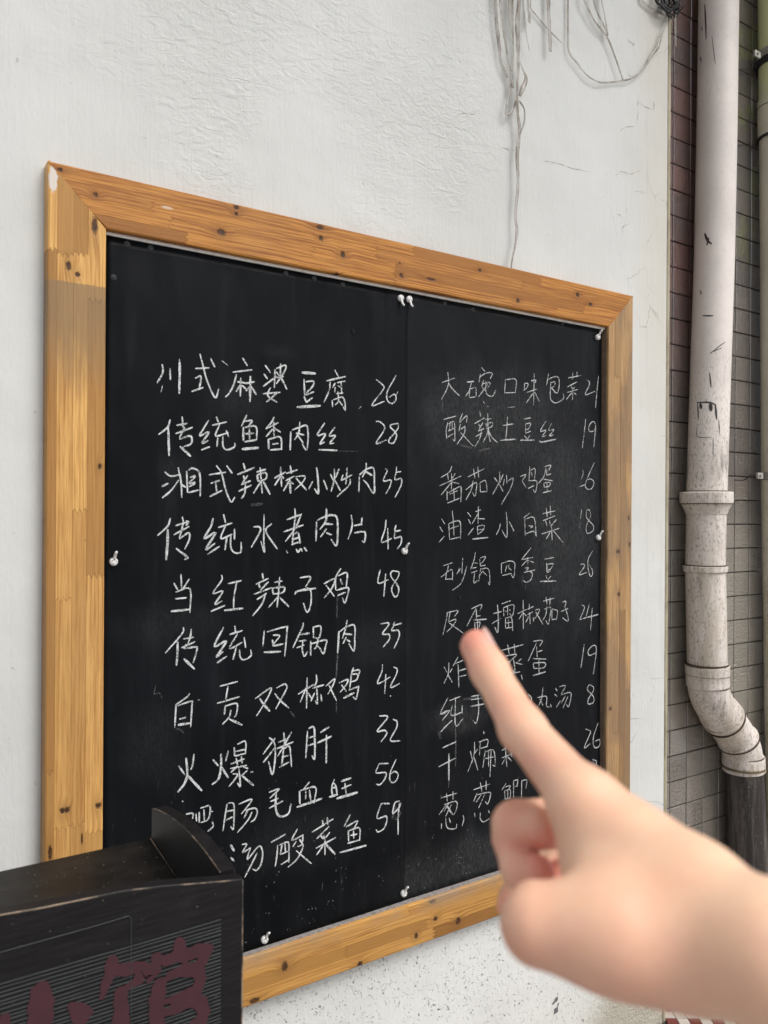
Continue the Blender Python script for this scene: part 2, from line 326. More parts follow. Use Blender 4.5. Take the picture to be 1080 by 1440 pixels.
STROKE_N = [0]
def ribbon(pts, w, D, lift, hfun=None, taper=.35, jit=.16, endround=True):
    """flat strip along photo pixels pts (width w pixels) lying on the plane at distance D, lifted towards the viewer"""
    path = smooth_path(pts, 5); STROKE_N[0] += 1; sd_ = STROKE_N[0]*1.7
    W3 = [P(p[0], p[1], D) for p in path]; n = len(W3); vs = []; fs = []
    tot = sum(np.linalg.norm(W3[i+1]-W3[i]) for i in range(n-1)) or 1e-6; acc = 0
    for i in range(n):
        a = W3[max(i-1, 0)]; b = W3[min(i+1, n-1)]; t = np.array([b[0]-a[0], b[2]-a[2]]); t /= (np.linalg.norm(t) or 1)
        if i: acc += np.linalg.norm(W3[i]-W3[i-1])
        u = acc/tot; hw = .5*w/pxm(path[i][0], D)*(1+jit*2*mnoise.noise(Vector((sd_, acc*90, 0))))
        hw *= 1-taper*(abs(2*u-1)**4)
        nx, nz = -t[1]*hw, t[0]*hw
        for sgn in (1, -1):
            X = W3[i][0]+sgn*nx; Zz = W3[i][2]+sgn*nz; Y = -1.36+D-(hfun(X, Zz) if hfun else 0)-lift
            vs.append((X, Y, Zz))
        if i: k = 2*i; fs.append((k-2, k-1, k+1, k))
    if endround:
        for i, sg in ((0, -1), (n-1, 1)):
            a, b = (W3[0], W3[1]) if i == 0 else (W3[-2], W3[-1]); t = b-a; t /= (np.linalg.norm(t) or 1)
            hw = .5*w/pxm(path[i][0], D)*.55*(1-taper); X = W3[i][0]+sg*t[0]*hw; Zz = W3[i][2]+sg*t[2]*hw
            vs.append((X, -1.36+D-(hfun(X, Zz) if hfun else 0)-lift, Zz)); fs.append((2*i, 2*i+1, len(vs)-1))
    return vs, fs
def join(parts):
    V = []; F = []
    for v, f in parts:
        o = len(V); V += list(v); F += [tuple(i+o for i in q) for q in f]
    return V, F
# hand-seen cracks in the plaster, as shallow dark lines
cr = []
def Z5(s, ox, oy, sc): return [[(ox+float(a.split(',')[0])/sc, oy+float(a.split(',')[1])/sc) for a in q.split()] for q in s.split(';') if q.strip()]
for st in Z5('875,450 868,490 870,530 862,580;870,490 900,505 945,525;760,835 790,815 830,825 885,808;820,185 840,215 855,205;830,190 850,212;815,340 830,360 860,370;850,905 900,915;780,625 810,605 850,600;965,945 1000,960 1002,985;790,1105 800,1075 830,1062;940,480 945,525;768,1015 805,1040;0,545 40,538 100,545;410,760 480,775 560,800 640,815;215,700 280,715', 640, 0, 3.375):
    cr.append(ribbon([(q[0]+random.uniform(-.6, .6), q[1]+random.uniform(-.6, .6)) for q in np.array(smooth_path(st, 3))], .6, 1.36, .0004, None, .9, 1.2, False))
o = mesh('crack', *join(cr), M_CRK, wall); o['kind'] = 'stuff'
# chipped spots where the cement shows through, low on the wall
chip = []
for st in Z5('350,400 345,430 320,465;355,460 340,500 325,530;410,385 405,400', 700, 1300, 4.154):
    chip.append(ribbon(st, 4.5, 1.36, .0007, None, .5, .9))
o = mesh('paint_chip', *join(chip), m_simple('bare_cement', (.13, .125, .13), .95, 80, .5), wall); o['kind'] = 'stuff'
# ceiling of the covered walk, above the picture
cl = structure(mesh('ceiling', *box(-5, -1.15, 4.2, 9, .6, 4.4), m_simple('soffit_paint', (.45, .40, .36), .8, 3, .3)))

# ------------------------------------------------------------------ tiled wall
tw = empty('tiled_wall', (1.7, .1, 0)); thing(tw, 'set-back side wall of dirty glazed square tiles behind the drainpipes', 'wall')
TX0, TZ0, TPX, TPZ = 1.9525, 1.3092, .0765, .0737
M_GR = m_simple('dark_grout', (.035, .03, .027), .9, 60, .4)
v, f = box(1.82, .1035, -.01, 4.2, .3, 4.2); mesh('grout_bed', [(a-1.7, b-.1, c) for a, b, c in v], f, M_GR, tw)
M_TI = m_tile()
def tile_mesh(w, h):
    vs = []; g_ = .0016
    rings = [(w/2-g_, h/2-g_, .0035), (w/2-g_, h/2-g_, .0012), (w/2-g_-.0016, h/2-g_-.0016, .0)]
    for a, b, yy in rings: vs += [(-a, yy, -b), (a, yy, -b), (a, yy, b), (-a, yy, b)]
    fs = [(8, 9, 10, 11)]
    for k in range(2):
        for i in range(4): j = (i+1) % 4; fs.append((4*k+i, 4*k+j, 4*k+4+j, 4*k+4+i))
    me = bpy.data.meshes.new('tile'); me.from_pydata(vs, [], fs); me.materials.append(M_TI); me.update(); return me
tm = tile_mesh(TPX, TPZ); rest = []
rnd = random.Random(3)
for i in range(-2, 30):
    for j in range(-18, 39):
        cx = TX0+(i+.5)*TPX; cz = TZ0+(j+.5)*TPZ
        if cz > 4.15: continue
        jy = rnd.uniform(-.0006, .0006)
        near = -2 <= i <= 6 and .15 < cz < 2.68
        if near:
            t = link('tile', tm, None, tw); t.location = (cx-1.7, jy, cz); t.rotation_euler = (rnd.uniform(-.006, .006), rnd.uniform(-.003, .003), rnd.uniform(-.006, .006))
        else:
            for k, q in enumerate(tm.polygons):
                rest.append((cx-1.7, jy, cz))
                break
V = []; F = []
bv = [tuple(q.co) for q in tm.vertices]; bf = [tuple(q.vertices) for q in tm.polygons]
for (a, b, c) in rest:
    o_ = len(V); V += [(p[0]+a, p[1]+b, p[2]+c) for p in bv]; F += [tuple(k+o_ for k in q) for q in bf]
o = mesh('tile_field', V, F, M_TI, tw); o['kind'] = 'stuff'
# bolt hole and slot left in two of the tiles
o = mesh('bolt_hole', *join([ribbon(s_, w_, 1.4592, .001, None, .5) for s_, w_ in (([(952.5, 826), (952, 833)], 4.5), ([(951, 847.5), (963, 848)], 3.6))]), m_simple('hole_black', (.004, .004, .004), .9), tw)

# ------------------------------------------------------------------ mosaic floor by the wall
flo = structure(mesh('floor', [(1.0, -1.2, -.006), (4.2, -1.2, -.006), (4.2, .12, -.006), (1.0, .12, -.006)], [(0, 1, 2, 3)], m_simple('floor_grout', (.05, .045, .04), .9)))
M_W = m_simple('cream_mosaic', (.52, .47, .41), .35, 30, .25); M_R = m_simple('red_mosaic', (.16, .035, .025), .35, 40, .3)
ANG = math.atan2(-.034, .05); PT = .0302; fme = []
for red in (0, 1):
    q = PT/2-.0011; v, f = box(-q, -q, -.004, q, q, 0); me_ = bpy.data.meshes.new('floor_tile'); me_.from_pydata(v, [], f); me_.materials.append(M_R if red else M_W); fme.append((me_, v, f))
far = [([], []), ([], [])]
for i in range(-34, 62):
    for j in range(-26, 40):
        cx = 1.863+PT*(i*math.cos(ANG)-j*math.sin(ANG)); cy = -.051+PT*(i*math.sin(ANG)+j*math.cos(ANG))
        if not (1.02 < cx < 3.6 and -1.1 < cy < .075) or (cx < 1.825 and cy > -.004): continue
        red = int(i % 2 == 0 and j % 2 == 0)
        if 1.72 < cx < 2.16 and cy > -.19:
            t = link('floor_tile', fme[red][0], None, flo); t.location = (cx, cy, rnd.uniform(-.0003, .0003)); t.rotation_euler = (0, 0, ANG)
        else:
            V_, F_ = far[red]; o_ = len(V_); ca, sa = math.cos(ANG), math.sin(ANG)
            V_ += [(cx+p[0]*ca-p[1]*sa, cy+p[0]*sa+p[1]*ca, p[2]) for p in fme[red][1]]; F_ += [tuple(k+o_ for k in q_) for q_ in fme[red][2]]
for red in (0, 1):
    o = mesh('tile_mosaic', far[red][0], far[red][1], M_R if red else M_W, flo); o['kind'] = 'stuff'

# ------------------------------------------------------------------ chalkboard
CB = empty('chalkboard', (0, 0, 0)); thing(CB, 'large black chalkboard menu in a wide pine frame with handwritten white dish names and prices', 'chalkboard')
X0, X1, Zt, Zb = .2522, 1.6270, 1.8850, .4525
FWD = .0895; YF, YW = -.028, -.0005
kn = lambda L, ry=1.: [(P(a, b, 1.332)[0], P(a, b, 1.332)[2], r_*.001, r2*.001) for a, b, r_, r2 in L]
def stainL(g, c, x, z):
    m = g.m_('MULTIPLY', g.ss(g.m_('ADD', z, g.m_('MULTIPLY', g.noise(30, 3), .004)), 1.7045, 1.7015), g.ss(g.m_('ADD', z, g.m_('MULTIPLY', g.noise(11, 4, .6, g.scl((2.2, 1, .6))), .2)), 1.60, 1.76))
    c = g.mix(g.m_('MULTIPLY', m, .8), c, (.25, .165, .085))
    w = g.ell((x, z), (.2600, 1.858), (.0062, .020), .12, g.m_('MULTIPLY', g.m_('SUBTRACT', g.noise(170, 3), .5), 1.1))
    return g.mix(g.m_('MULTIPLY', w, .85), c, (.68, .65, .62))
def stainR(g, c, x, z):
    m = g.ss(g.m_('ADD', g.noise(9, 4, .6, g.scl((1.5, 1, .5))), g.m_('MULTIPLY', g.ss(z, 1.78, 1.5), .12)), .5, .68)
    return g.mix(g.m_('MULTIPLY', m, .5), c, (.17, .12, .085))
def stainT(g, c, x, z):
    m = g.ss(g.noise(55, 3, .7, g.scl((.6, 1, 2))), .70, .73)
    m = g.m_('MULTIPLY', m, g.ss(z, 1.875, 1.884)); c = g.mix(m, c, (.7, .68, .66))
    w = g.ell((x, z), (P(235, 292, 1.332)[0], P(235, 292, 1.332)[2]), (.010, .0022), .3)
    return g.mix(g.m_('MULTIPLY', w, .7), c, (.65, .55, .45))
def stainB(g, c, x, z):
    m = g.m_('MULTIPLY', g.ss(z, .505, .538), g.ss(g.noise(8, 3), .35, .6))
    return g.mix(g.m_('MULTIPLY', m, .6), c, (.27, .215, .165))
LT, DK = (.56, .25, .05), (.25, .08, .013)
ML = m_wood('pine_left', 'z', (.74, .43, .14), (.42, .195, .05), kn([(96, 374, 7, 4), (109, 386, 4, 4), (133, 318, 12, 5), (140, 656, 5, 3), (88, 1140, 5, 4), (94, 1139, 5, 4), (138, 1133, 5, 5), (70, 1200, 12, 3), (115, 1180, 9, 1.6)]), stainL)
MT = m_wood('pine_top', 'x', LT, DK, kn([(134, 274, 4, 4), (84, 239, 4, 3), (311, 327, 8, 6.5), (332, 292, 5, 4), (332, 301, 3, 3), (450, 320, 7, 4.5), (451, 335, 4.5, 5), (482, 358, 5, 6.5), (474, 386, 5, 3), (564, 388, 5, 4.5), (606, 393, 11, 3), (675, 380, 5, 3.5), (728, 423, 5, 5), (812, 415, 6, 5), (830, 428, 7, 4), (562, 370, 2, 2)]), stainT)
MR = m_wood('pine_right', 'z', (.52, .33, .15), (.30, .165, .07), kn([(884, 729, 6, 4), (885, 766, 7, 4), (869, 776, 6, 7), (852, 778, 6, 5), (870, 836, 5, 5), (858, 997, 5, 5), (887, 990, 5, 3)]), stainR)
MB = m_wood('pine_bottom', 'x', (.58, .31, .085), (.30, .13, .03), kn([(400, 1359, 6.5, 9), (506, 1356, 6, 6), (644, 1295, 6, 8), (612, 1292, 5, 5), (608, 1268, 8, 4), (585, 1316, 4, 6), (358, 1407, 10, 5)]), stainB)
def stave(parent, mat, axis, s0, s1, t0, t1, toothL, toothR, prd, chamL, chamR, inv):
    """one glued strip: s along the member, t across (0 = outer edge of the frame, FWD = inner edge)"""
    def teeth(s, ta, tb, on):
        if not on: return [(s(ta), ta), (s(tb), tb)]  # mitred end
        n = max(4, int(abs(tb-ta)/.0036)); out = []
        for k in range(n+1):
            t = ta+(tb-ta)*k/n; out.append((s(t)+(.0042 if k % 2 else -.0042)*(0 if k in (0, n) else 1)+on*.0003, t))
        return out
    L = teeth(s0, t0, t1, 1 if toothL else 0); R = teeth(s1, t0, t1, -1 if toothR else 0)
    outl = L+R[::-1]; n = len(outl)
    rings = []
    for yy, ch in ((YW, 0), (YF+.0032, 0), (YF+.0009, .0010), (YF-prd, .0034)):
        r_ = []
        for (s, t) in outl:
            if abs(t-t0) < 1e-7: t = t+(ch if chamL else ch*.035)
            elif abs(t-t1) < 1e-7: t = t-(ch if chamR else ch*.035)
            r_.append((s, yy, t))
        rings.append(r_)
    vs = [q for r_ in rings for q in r_]; fs = []
    for k in range(3):
        for i in range(n): j = (i+1) % n; fs.append((k*n+i, k*n+j, (k+1)*n+j, (k+1)*n+i))
    fs.append(tuple(3*n+i for i in range(n)))
    def to(s, y, t):
        if axis == 'T': return (s, y, Zt-t)
        if axis == 'B': return (s, y, Zb+t)
        if axis == 'L': return (X0+t, y, s)
        return (X1-t, y, s)
    o = mesh('stave', [to(*q) for q in vs], fs, mat, parent)
    return o
def member(name, label, axis, mat, cuts):
    first = None; rr = random.Random(ord(axis))
    # back batten of the member carries the staves
    if axis in 'TB': v, f = box(X0+.004, -.004, (Zt-FWD+.004) if axis == 'T' else Zb+.004, X1-.004, -.0006, (Zt-.004) if axis == 'T' else Zb+FWD-.004)
    else: v, f = box(X0+.004 if axis == 'L' else X1-FWD+.004, -.003, Zb+.1, X0+FWD-.004 if axis == 'L' else X1-.004, -.0008, Zt-.1)
    par = mesh(name, v, f, mat, CB); par['label'] = label
    ts, joints = cuts
    for i in range(len(ts)-1):
        t0, t1 = ts[i], ts[i+1]
        if axis in 'TB': a = lambda t: X0+t; b = lambda t: X1-t
        else: a = lambda t: Zb+t; b = lambda t: Zt-t
        js = sorted(joints[i]); ends = [(a, False)]+[((lambda t, j=j: j), True) for j in js]+[(b, False)]
        for k in range(len(ends)-1):
            stave(par, mat, axis, ends[k][0], ends[k+1][0], t0, t1, ends[k][1], ends[k+1][1], rr.uniform(0, .0007), i == 0, i == len(ts)-2, False)
    return par
px_ = lambda a, b: P(a, b, 1.332)
member('frame_rail', 'top pine rail of the frame with dark knots', 'T', MT, ([0, .024, .047, .068, FWD], [[px_(529, 350)[0], .95, px_(760, 400)[0]], [px_(215, 290)[0], px_(529, 350)[0], 1.25], [px_(240, 320)[0], .72, px_(555, 380)[0], 1.45], [px_(262, 340)[0], px_(555, 380)[0], px_(782, 430)[0]]]))
member('frame_rail', 'bottom pine rail of the frame with a dusty inner ledge', 'B', MB, ([0, .026, .05, .07, FWD], [[.5, px_(610, 1300)[0], 1.3], [.8, px_(600, 1290)[0]], [.41, px_(615, 1285)[0], 1.4], [.95, 1.25]]))
member('frame_stile', 'left pine stile of the frame with a grey stain band', 'L', ML, ([0, .0145, .039, .061, FWD], [[px_(70, 350)[2], .93, .62], [px_(90, 358)[2], px_(90, 1165)[2]-.0, 1.2], [px_(115, 358)[2], 1.34, px_(110, 1160)[2]], [px_(140, 424)[2], px_(140, 810)[2], px_(140, 1168)[2]]]))
member('frame_stile', 'right pine stile of the frame with greyed brown grain', 'R', MR, ([0, .022, .045, .067, FWD], [[px_(880, 650)[2], .9], [px_(875, 545)[2], 1.1], [px_(865, 530)[2], .8], [1.3, .95]]))
# backing board behind the sheets
mesh('backing_board', *box(X0+.07, -.0062, Zb+.07, X1-.07, -.0015, Zt-.07), m_simple('white_foam_board', (.62, .60, .57), .8, 40, .4), CB)
# dusty grey sealant ledge round the inside of the frame
M_LG = m_simple('dusty_ledge', (.30, .275, .26), .9, 120, .6, 0, .0008)
xi0, xi1, zi0, zi1 = X0+FWD, X1-FWD, Zb+FWD, Zt-FWD
mesh('ledge', *box(xi0, YF+.0055, zi0, xi1, -.0008, zi0+.0016), M_LG, CB)
mesh('ledge', *box(xi0, -.0165, zi1-.0046, xi1, -.0008, zi1-.0001), m_simple('white_sealant', (.85, .83, .79), .8, 60, .3), CB)
mesh('ledge', *box(xi1-.0010, YF+.007, zi0+.002, xi1, -.0008, zi1-.002), m_simple('side_ledge', (.20, .14, .09), .8, 50, .4), CB)

def hsheet(x, z):
    v = .0014*mnoise.noise(Vector((x*3.2, z*1.6, 3.3)))+.0007*mnoise.noise(Vector((x*9, z*3.5, 9.1)))
    v += .0012*math.exp(-((z-1.78)/.05)**2)*mnoise.noise(Vector((x*13, 1.7, 0)))
    return v+.0022
smx = lambda a, b: (P(a, b, 1.35)[0], P(a, b, 1.35)[2])
SM = [(*smx(228, 880), .07, .03), (*smx(215, 1045), .05, .06), (*smx(525, 905), .07, .04), (*smx(340, 562), .05, .028), (*smx(392, 496), .03, .012), (*smx(640, 1010), .06, .03), (*smx(700, 600), .2, .10), (*smx(790, 720), .12, .22), (*smx(420, 1180), .12, .05), (*smx(250, 662), .03, .02), (*smx(700, 1200), .3, .05)]
M_SH = m_sheet(SM); M_SH2 = m_sheet(SM, .125, .045)  # right sheet: chalk dust and gloss raised to paint in its glare
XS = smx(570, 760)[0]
def sheet(x0, x1, z0, z1, label, off, wavy):
    nx, nz = 56, 80; vs = []; fs = []
    for j in range(nz+1):
        for i in range(nx+1):
            z = z0+(z1-z0)*j/nz; xr = x1+wavy*(.5*mnoise.noise(Vector((5, z*5, 0)))+.3*mnoise.noise(Vector((5, z*17, 4)))) if i == nx else x1
            xl = x0 + (xr-x0)*i/nx; vs.append((xl, -.010-hsheet(xl, z)-off, z))
            if i and j: a = j*(nx+1)+i; fs.append((a-nx-2, a-nx-1, a, a-1))
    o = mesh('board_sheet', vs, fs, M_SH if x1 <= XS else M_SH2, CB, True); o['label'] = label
    md = o.modifiers.new('thick', 'SOLIDIFY'); md.thickness = .0014; md.offset = -1
    return o
SHL = sheet(xi0+.0015, XS, zi0+.0025, zi1-.0049, 'left black sheet with ten chalked dishes', .0009, 0)
SHR = sheet(XS-.004, xi1-.0065, zi0+.0025, zi1-.0046, 'right black sheet, chalk haze and gloss raised to imitate glare, with ten fainter dishes', .0, .006)
# countersunk screws through the sheets
M_SC = m_simple('screw_ring', (.018, .02, .022), .5, 0, 0, .3)
def screw(px, py, par):
    c = P(px, py, 1.35); y = -.010-hsheet(c[0], c[2])-(.0009 if par is SHL else 0); vs = []; fs = []
    for k, (r_, d) in enumerate(((.0052, .0), (.0042, .0011), (.0030, .0001), (.0026, .0004), (.0022, .0009), (.0008, .0011), (.0, .0004))):
        for a in range(14): vs.append((c[0]+r_*math.cos(a*math.tau/14), y-d-.0003, c[2]+r_*math.sin(a*math.tau/14)))
        if k:
            for a in range(14): b = (a+1) % 14; fs.append(((k-1)*14+a, (k-1)*14+b, k*14+b, k*14+a))
    mesh('screw', vs, fs, M_SC, par, True)
for q in ((178, 344), (211, 349), (159, 391), (401, 385), (441, 392), (481, 401)): screw(*q, SHL)
for q in ((625, 427), (664, 436), (790, 455)): screw(*q, SHR)
mesh('rip', *join([ribbon([(494, 463), (496, 470)], 3, 1.35, .0026, hsheet)]), m_simple('rip_dark', (.003, .003, .003), .9), SHL)
mesh('rip', *join([ribbon([(644, 837), (646, 842)], 3.4, 1.35, .0016, hsheet)]), m_simple('rip_dark', (.003, .003, .003), .9), SHR)
M_C1 = m_chalk(.93); M_C2 = m_chalk(.72); M_C3 = m_chalk(.13)
# every stroke below follows the handwriting on the board: photo pixels measured in enlarged crops
A = (205, 490, 5.4); B = (380, 490, 5.4); Cc = (205, 640, 5.4); Dd = (380, 640, 5.4); E5 = (205, 790, 5.4); F6 = (380, 790, 5.4)
G7 = (205, 930, 5.4); H8 = (380, 920, 5.4); I9 = (205, 1080, 5.4); J10 = (380, 1060, 5.4)
SR = 1080/130
S1 = (605, 510, SR); S2 = (725, 510, SR); S3 = (605, 640, SR); S4 = (725, 640, SR); S5 = (605, 770, SR); S6 = (725, 770, SR); S7 = (605, 890, 4.32); S8 = (605, 1020, 4.32)
LW, RW = 2.5, 1.4
def dish(par, w, *segs, name='dish_name', mat=None):
    objs = []
    ps = []
    for org, txt in segs:
        for s_ in txt.split(';'):
            s_ = s_.strip()
            if not s_: continue
            ww = w
            if s_[0] == '*': ww = float(s_[1:s_.index(' ')]); s_ = s_[s_.index(' ')+1:]
            pts = [(org[0]+float(a.split(',')[0])/org[2], org[1]+float(a.split(',')[1])/org[2]) for a in s_.split()]
            ps.append(ribbon(pts, ww, 1.35, .0006+(.0009 if par is SHL else 0)+.00006*(len(ps) % 4), hsheet))
    return mesh(name, *join(ps), mat or M_C1, par)
# ---- left sheet
dish(SHL, LW, (A, '118,125 125,160 118,200 80,265;178,155 180,240;*3.4 248,85 252,160 248,345;370,155 475,150;405,45 430,140 460,250 520,375 548,310;485,78 518,145;370,228 412,215 400,310;342,330 430,298;730,75 765,135;655,182 800,165;682,200 660,280 625,345 598,370;690,255 755,265;715,225 712,365;712,280 680,330;720,280 755,310;750,268 820,255;*3.4 788,212 785,405;785,290 755,325;795,290 832,352;900,130 940,185;890,195 920,235;885,290 985,215;975,160 970,300;985,155 1055,130 1045,180 985,270;1018,115 1015,225;985,180 1030,240 1065,312;985,225 1040,215;940,300 920,360 990,410;885,345 1015,335;985,345 910,408;*1.3 570,95 615,130;*1.3 120,285 110,335'),
     (B, '*3.6 235,185 338,192;250,235 255,360;262,255 320,250 318,285 262,345;262,355 325,330;250,365 268,410;315,375 265,412;*3.8 195,447 375,437;*2 482,165 512,225;*2.4 420,248 565,215;*2.2 447,255 440,320 400,412;*2 485,265 465,300;*2 485,295 480,335;*2 500,262 560,250;*2 530,262 535,350;*1.8 505,285 530,300;*2 462,395 465,445;*2.2 470,392 545,375 562,470 545,445;*2 505,330 510,400 485,430;*2 515,400 540,435;*1.8 490,345 545,340;*1.1 665,460 680,442'))
dish(SHL, 2.0, (B, '795,238 850,285 845,320 762,435 858,402;945,208 880,330 880,395 915,420 945,390 935,350 890,375;*1 960,330 945,360'), name='price')
dish(SHL, LW, (A, '180,540 160,600 92,655;*3.3 165,600 172,815;270,520 278,600;228,585 310,572;222,648 350,600;290,600 250,680;250,690 330,665 345,700 330,730 260,755;*3.4 255,745 335,820;470,548 430,615 405,665 475,635 420,720 470,700;415,772 480,748;530,520 545,560;498,585 608,560;555,580 525,665 620,640;605,625 622,670;540,680 535,745;580,670 580,740 610,770 665,750 670,720;760,508 720,595;740,555 800,550 775,590;*3.3 735,600 735,700;745,600 830,595 835,695;745,710 835,695;780,610 782,690;750,650 815,645;*3.6 725,765 850,755;968,522 950,560 905,612;965,560 968,665;905,612 1000,565;960,610 908,670;970,605 1018,638;*3.2 925,690 928,765;930,690 1015,675 1025,770;955,728 1000,722;940,772 1025,765'),
     (B, '150,632 145,772;160,620 215,600 272,590 280,690 268,770 235,725;218,560 210,640 178,695;190,645 250,658;205,665 245,720;405,568 350,660 412,650 370,725 405,712;482,600 440,665 488,662 445,720 475,720;362,770 500,775'))
dish(SHL, 2.1, (B, '795,555 825,560 860,610 795,722 875,695;960,570 900,590 950,655 925,720 890,700 960,610 960,570'), name='price')
dish(SHL, LW, (Cc, '138,128 185,160 250,150;115,240 165,215;240,95 262,200 268,322;245,190 185,270 120,325;258,220 300,245;305,120 312,285;320,115 350,100 395,125 408,180 408,315;330,170 370,160 325,215 370,205;325,240 370,215;320,285 395,265;475,150 605,130;530,80 570,140 600,260 640,355 670,320;608,80 650,138;488,215 555,192;525,210 535,290;480,315 575,268;735,62 748,110;690,148 818,95;735,155 745,190;768,155 725,215;720,225 790,195;700,275 795,228;750,220 745,290 720,330;835,130 905,108;862,95 878,290;840,150 845,195;840,150 905,135 905,180 845,200;868,200 812,290;*3 885,200 938,298'),
     (Dd, '25,175 110,130;72,90 80,240;78,150 28,230;85,160 95,180;145,80 155,140;115,140 200,112;110,195 175,160;*3 140,175 148,290;135,200 95,272;150,205 170,220;*2 185,165 255,160 240,205 178,265;190,175 268,265;*3 345,95 355,180 358,290 330,255;*2.2 315,200 285,258;398,190 425,262;*2.2 450,145 470,190;*2.4 478,105 480,180 455,275;*2.2 515,105 490,170;485,195 525,270;*2.2 575,95 570,190 565,220;*2 545,150 530,195;*2 530,195 612,150;*2.2 600,180 590,230 500,315;*2.3 668,165 665,280;670,150 720,110 775,100 782,200 778,290 715,200;*2.3 720,60 718,110 690,170;*3.4 715,125 765,155;*2.3 700,190 740,230'))
dish(SHL, 2.0, (Dd, '865,105 880,120 850,195 908,190 900,240 870,292;950,130 985,125;950,90 948,130 938,185 985,180 985,230 940,320'), name='price')
dish(SHL, LW, (Cc, '182,480 160,540 85,610;*3.7 162,565 160,660 150,795;272,468 278,520 250,630;222,535 322,505;300,500 318,510 300,535;208,605 325,540;250,635 320,590 325,640 290,715;*3.2 225,708 310,775 290,790;*3.2 505,480 490,540 440,632 525,590 450,715 520,670;465,752 555,692;585,450 600,515;545,550 650,515;605,525 565,632 650,600;668,560 668,640;610,625 595,720;640,605 640,700 670,740 715,735 718,660;*2.4 892,450 890,650 895,738 868,655;812,545 855,545 862,580 795,700;950,520 905,578 992,712'),
     (Dd, '180,405 182,480 160,640;120,490 230,450;95,582 245,530;230,445 180,560 108,655;170,605 160,670;175,600 205,590 220,670;165,640 210,625;155,680 225,655;115,725 125,742;190,712 205,735 225,710 235,730;250,700 270,728;345,505 340,655;*3 350,495 400,470 460,455 500,480 505,600 495,688 455,640;*3 420,408 415,500 370,565;400,520 470,525;420,560 375,620;420,590 460,605;608,455 615,540 585,638;690,475 685,525;630,535 690,525;632,590 700,580 715,600 708,660 690,650'))
dish(SHL, 2.2, (Dd, '872,492 865,560 838,660 915,632;885,555 888,715;948,530 940,575 985,570;940,580 938,630 985,620 985,670 955,712'), name='price')
dish(SHL, LW-.1, (E5, '262,95 268,200;208,160 240,215;325,130 270,215;220,230 330,205 330,385;220,280 305,272;*3.2 188,375 330,360;570,100 570,140 505,238 580,222 520,320 575,295;490,375 595,330;620,165 720,142;685,155 665,260 660,355;*3 590,368 732,352;878,85 885,130;830,170 925,125;850,165 860,195;925,150 865,215;815,245 950,195;838,285 910,240;905,235 875,320 805,408;1010,115 1000,240 990,345;970,155 1028,145;955,200 960,240;955,200 1040,190 1035,230 960,245;1000,260 925,345;1010,270 1080,340'),
     (F6, '218,120 298,115 260,190;*3 178,245 205,220 338,200;270,195 300,220 300,320 272,382 243,312;400,165 480,130 460,200 402,272;415,175 480,262;530,50 490,120 490,215;510,105 575,85 570,190;525,130 540,170;495,215 580,195 585,230 560,310 540,270;505,255 565,230'))
dish(SHL, 2.2, (F6, '828,60 812,160 890,135;870,90 862,180 855,262;970,75 920,70 910,110 965,190 960,250 935,262 915,200 965,110 970,75'), name='price')
dish(SHL, LW-.1, (E5, '282,495 270,545 145,690;*3 238,605 235,700 228,785;340,510 335,560 315,620;280,585 358,570;268,650 370,605;300,625 290,655 370,645 385,660 355,765;*3.2 285,735 365,812;*3 585,495 515,640 605,600 530,720 580,680;535,765 608,715;670,485 675,530;630,550 728,520;690,545 630,655 725,610;740,570 752,650;680,650 655,740;705,665 710,720 740,742 792,710 790,665;893,520 882,640;915,530 1055,492 1065,520 1048,715;955,590 960,640;960,555 1010,560 965,620;965,635 1035,622;*3 892,685 1022,680'),
     (F6, '243,462 235,500 165,650;220,550 290,540;210,600 265,595;195,650 250,630;240,600 235,660 250,715 275,680;318,490 320,575;325,492 375,490 365,570 325,575;300,600 300,710;305,620 415,592 412,640 398,695 375,670;355,580 345,640 325,660;355,640 380,670;*3.2 515,525 505,690;520,530 560,500 630,480 635,580 628,675 590,620;578,440 560,520 540,580;555,545 615,550;570,570 545,620;575,590 600,605'))
dish(SHL, 2.2, (F6, '832,470 885,462 890,480 845,545 895,550 895,590 850,645;938,455 930,480 990,465;930,485 915,520 965,520 970,570 932,655'), name='price')
dish(SHL, LW-.2, (G7, '328,240 305,270 220,330;225,325 215,500;235,335 340,300 345,330 335,495;250,435 300,422;*3.3 240,480 335,465;553,187 690,150;618,185 598,295;535,315 705,265;598,330 590,400;600,335 685,318 680,400 665,420;640,365 625,420 575,475;*3 620,430 725,480;825,280 940,200 930,250 880,340 835,410;*3.2 860,280 885,320 935,375;985,200 1045,170 1065,190 1050,230 980,358;972,240 1010,290 1078,350;*1.3 388,290 403,290'),
     (H8, '272,175 268,408;265,250 220,362;205,300 325,225;278,290 305,330;342,150 345,200 330,240;315,255 400,230;345,240 350,370 335,350;330,290 300,355;375,300 385,355;415,240 480,185 470,230 430,300;440,235 495,348;515,215 580,190 570,230 525,285;535,230 570,280;625,98 610,150 595,270;620,125 670,120 650,190;590,270 670,240;610,150 655,150 650,190 600,210;665,245 645,335 620,320;*3 550,330 630,290'))
dish(SHL, 2.0, (H8, '845,75 840,130 808,220 905,170;870,150 862,298;930,95 955,110 950,150 905,248 975,220;905,311 907,318'), name='price')
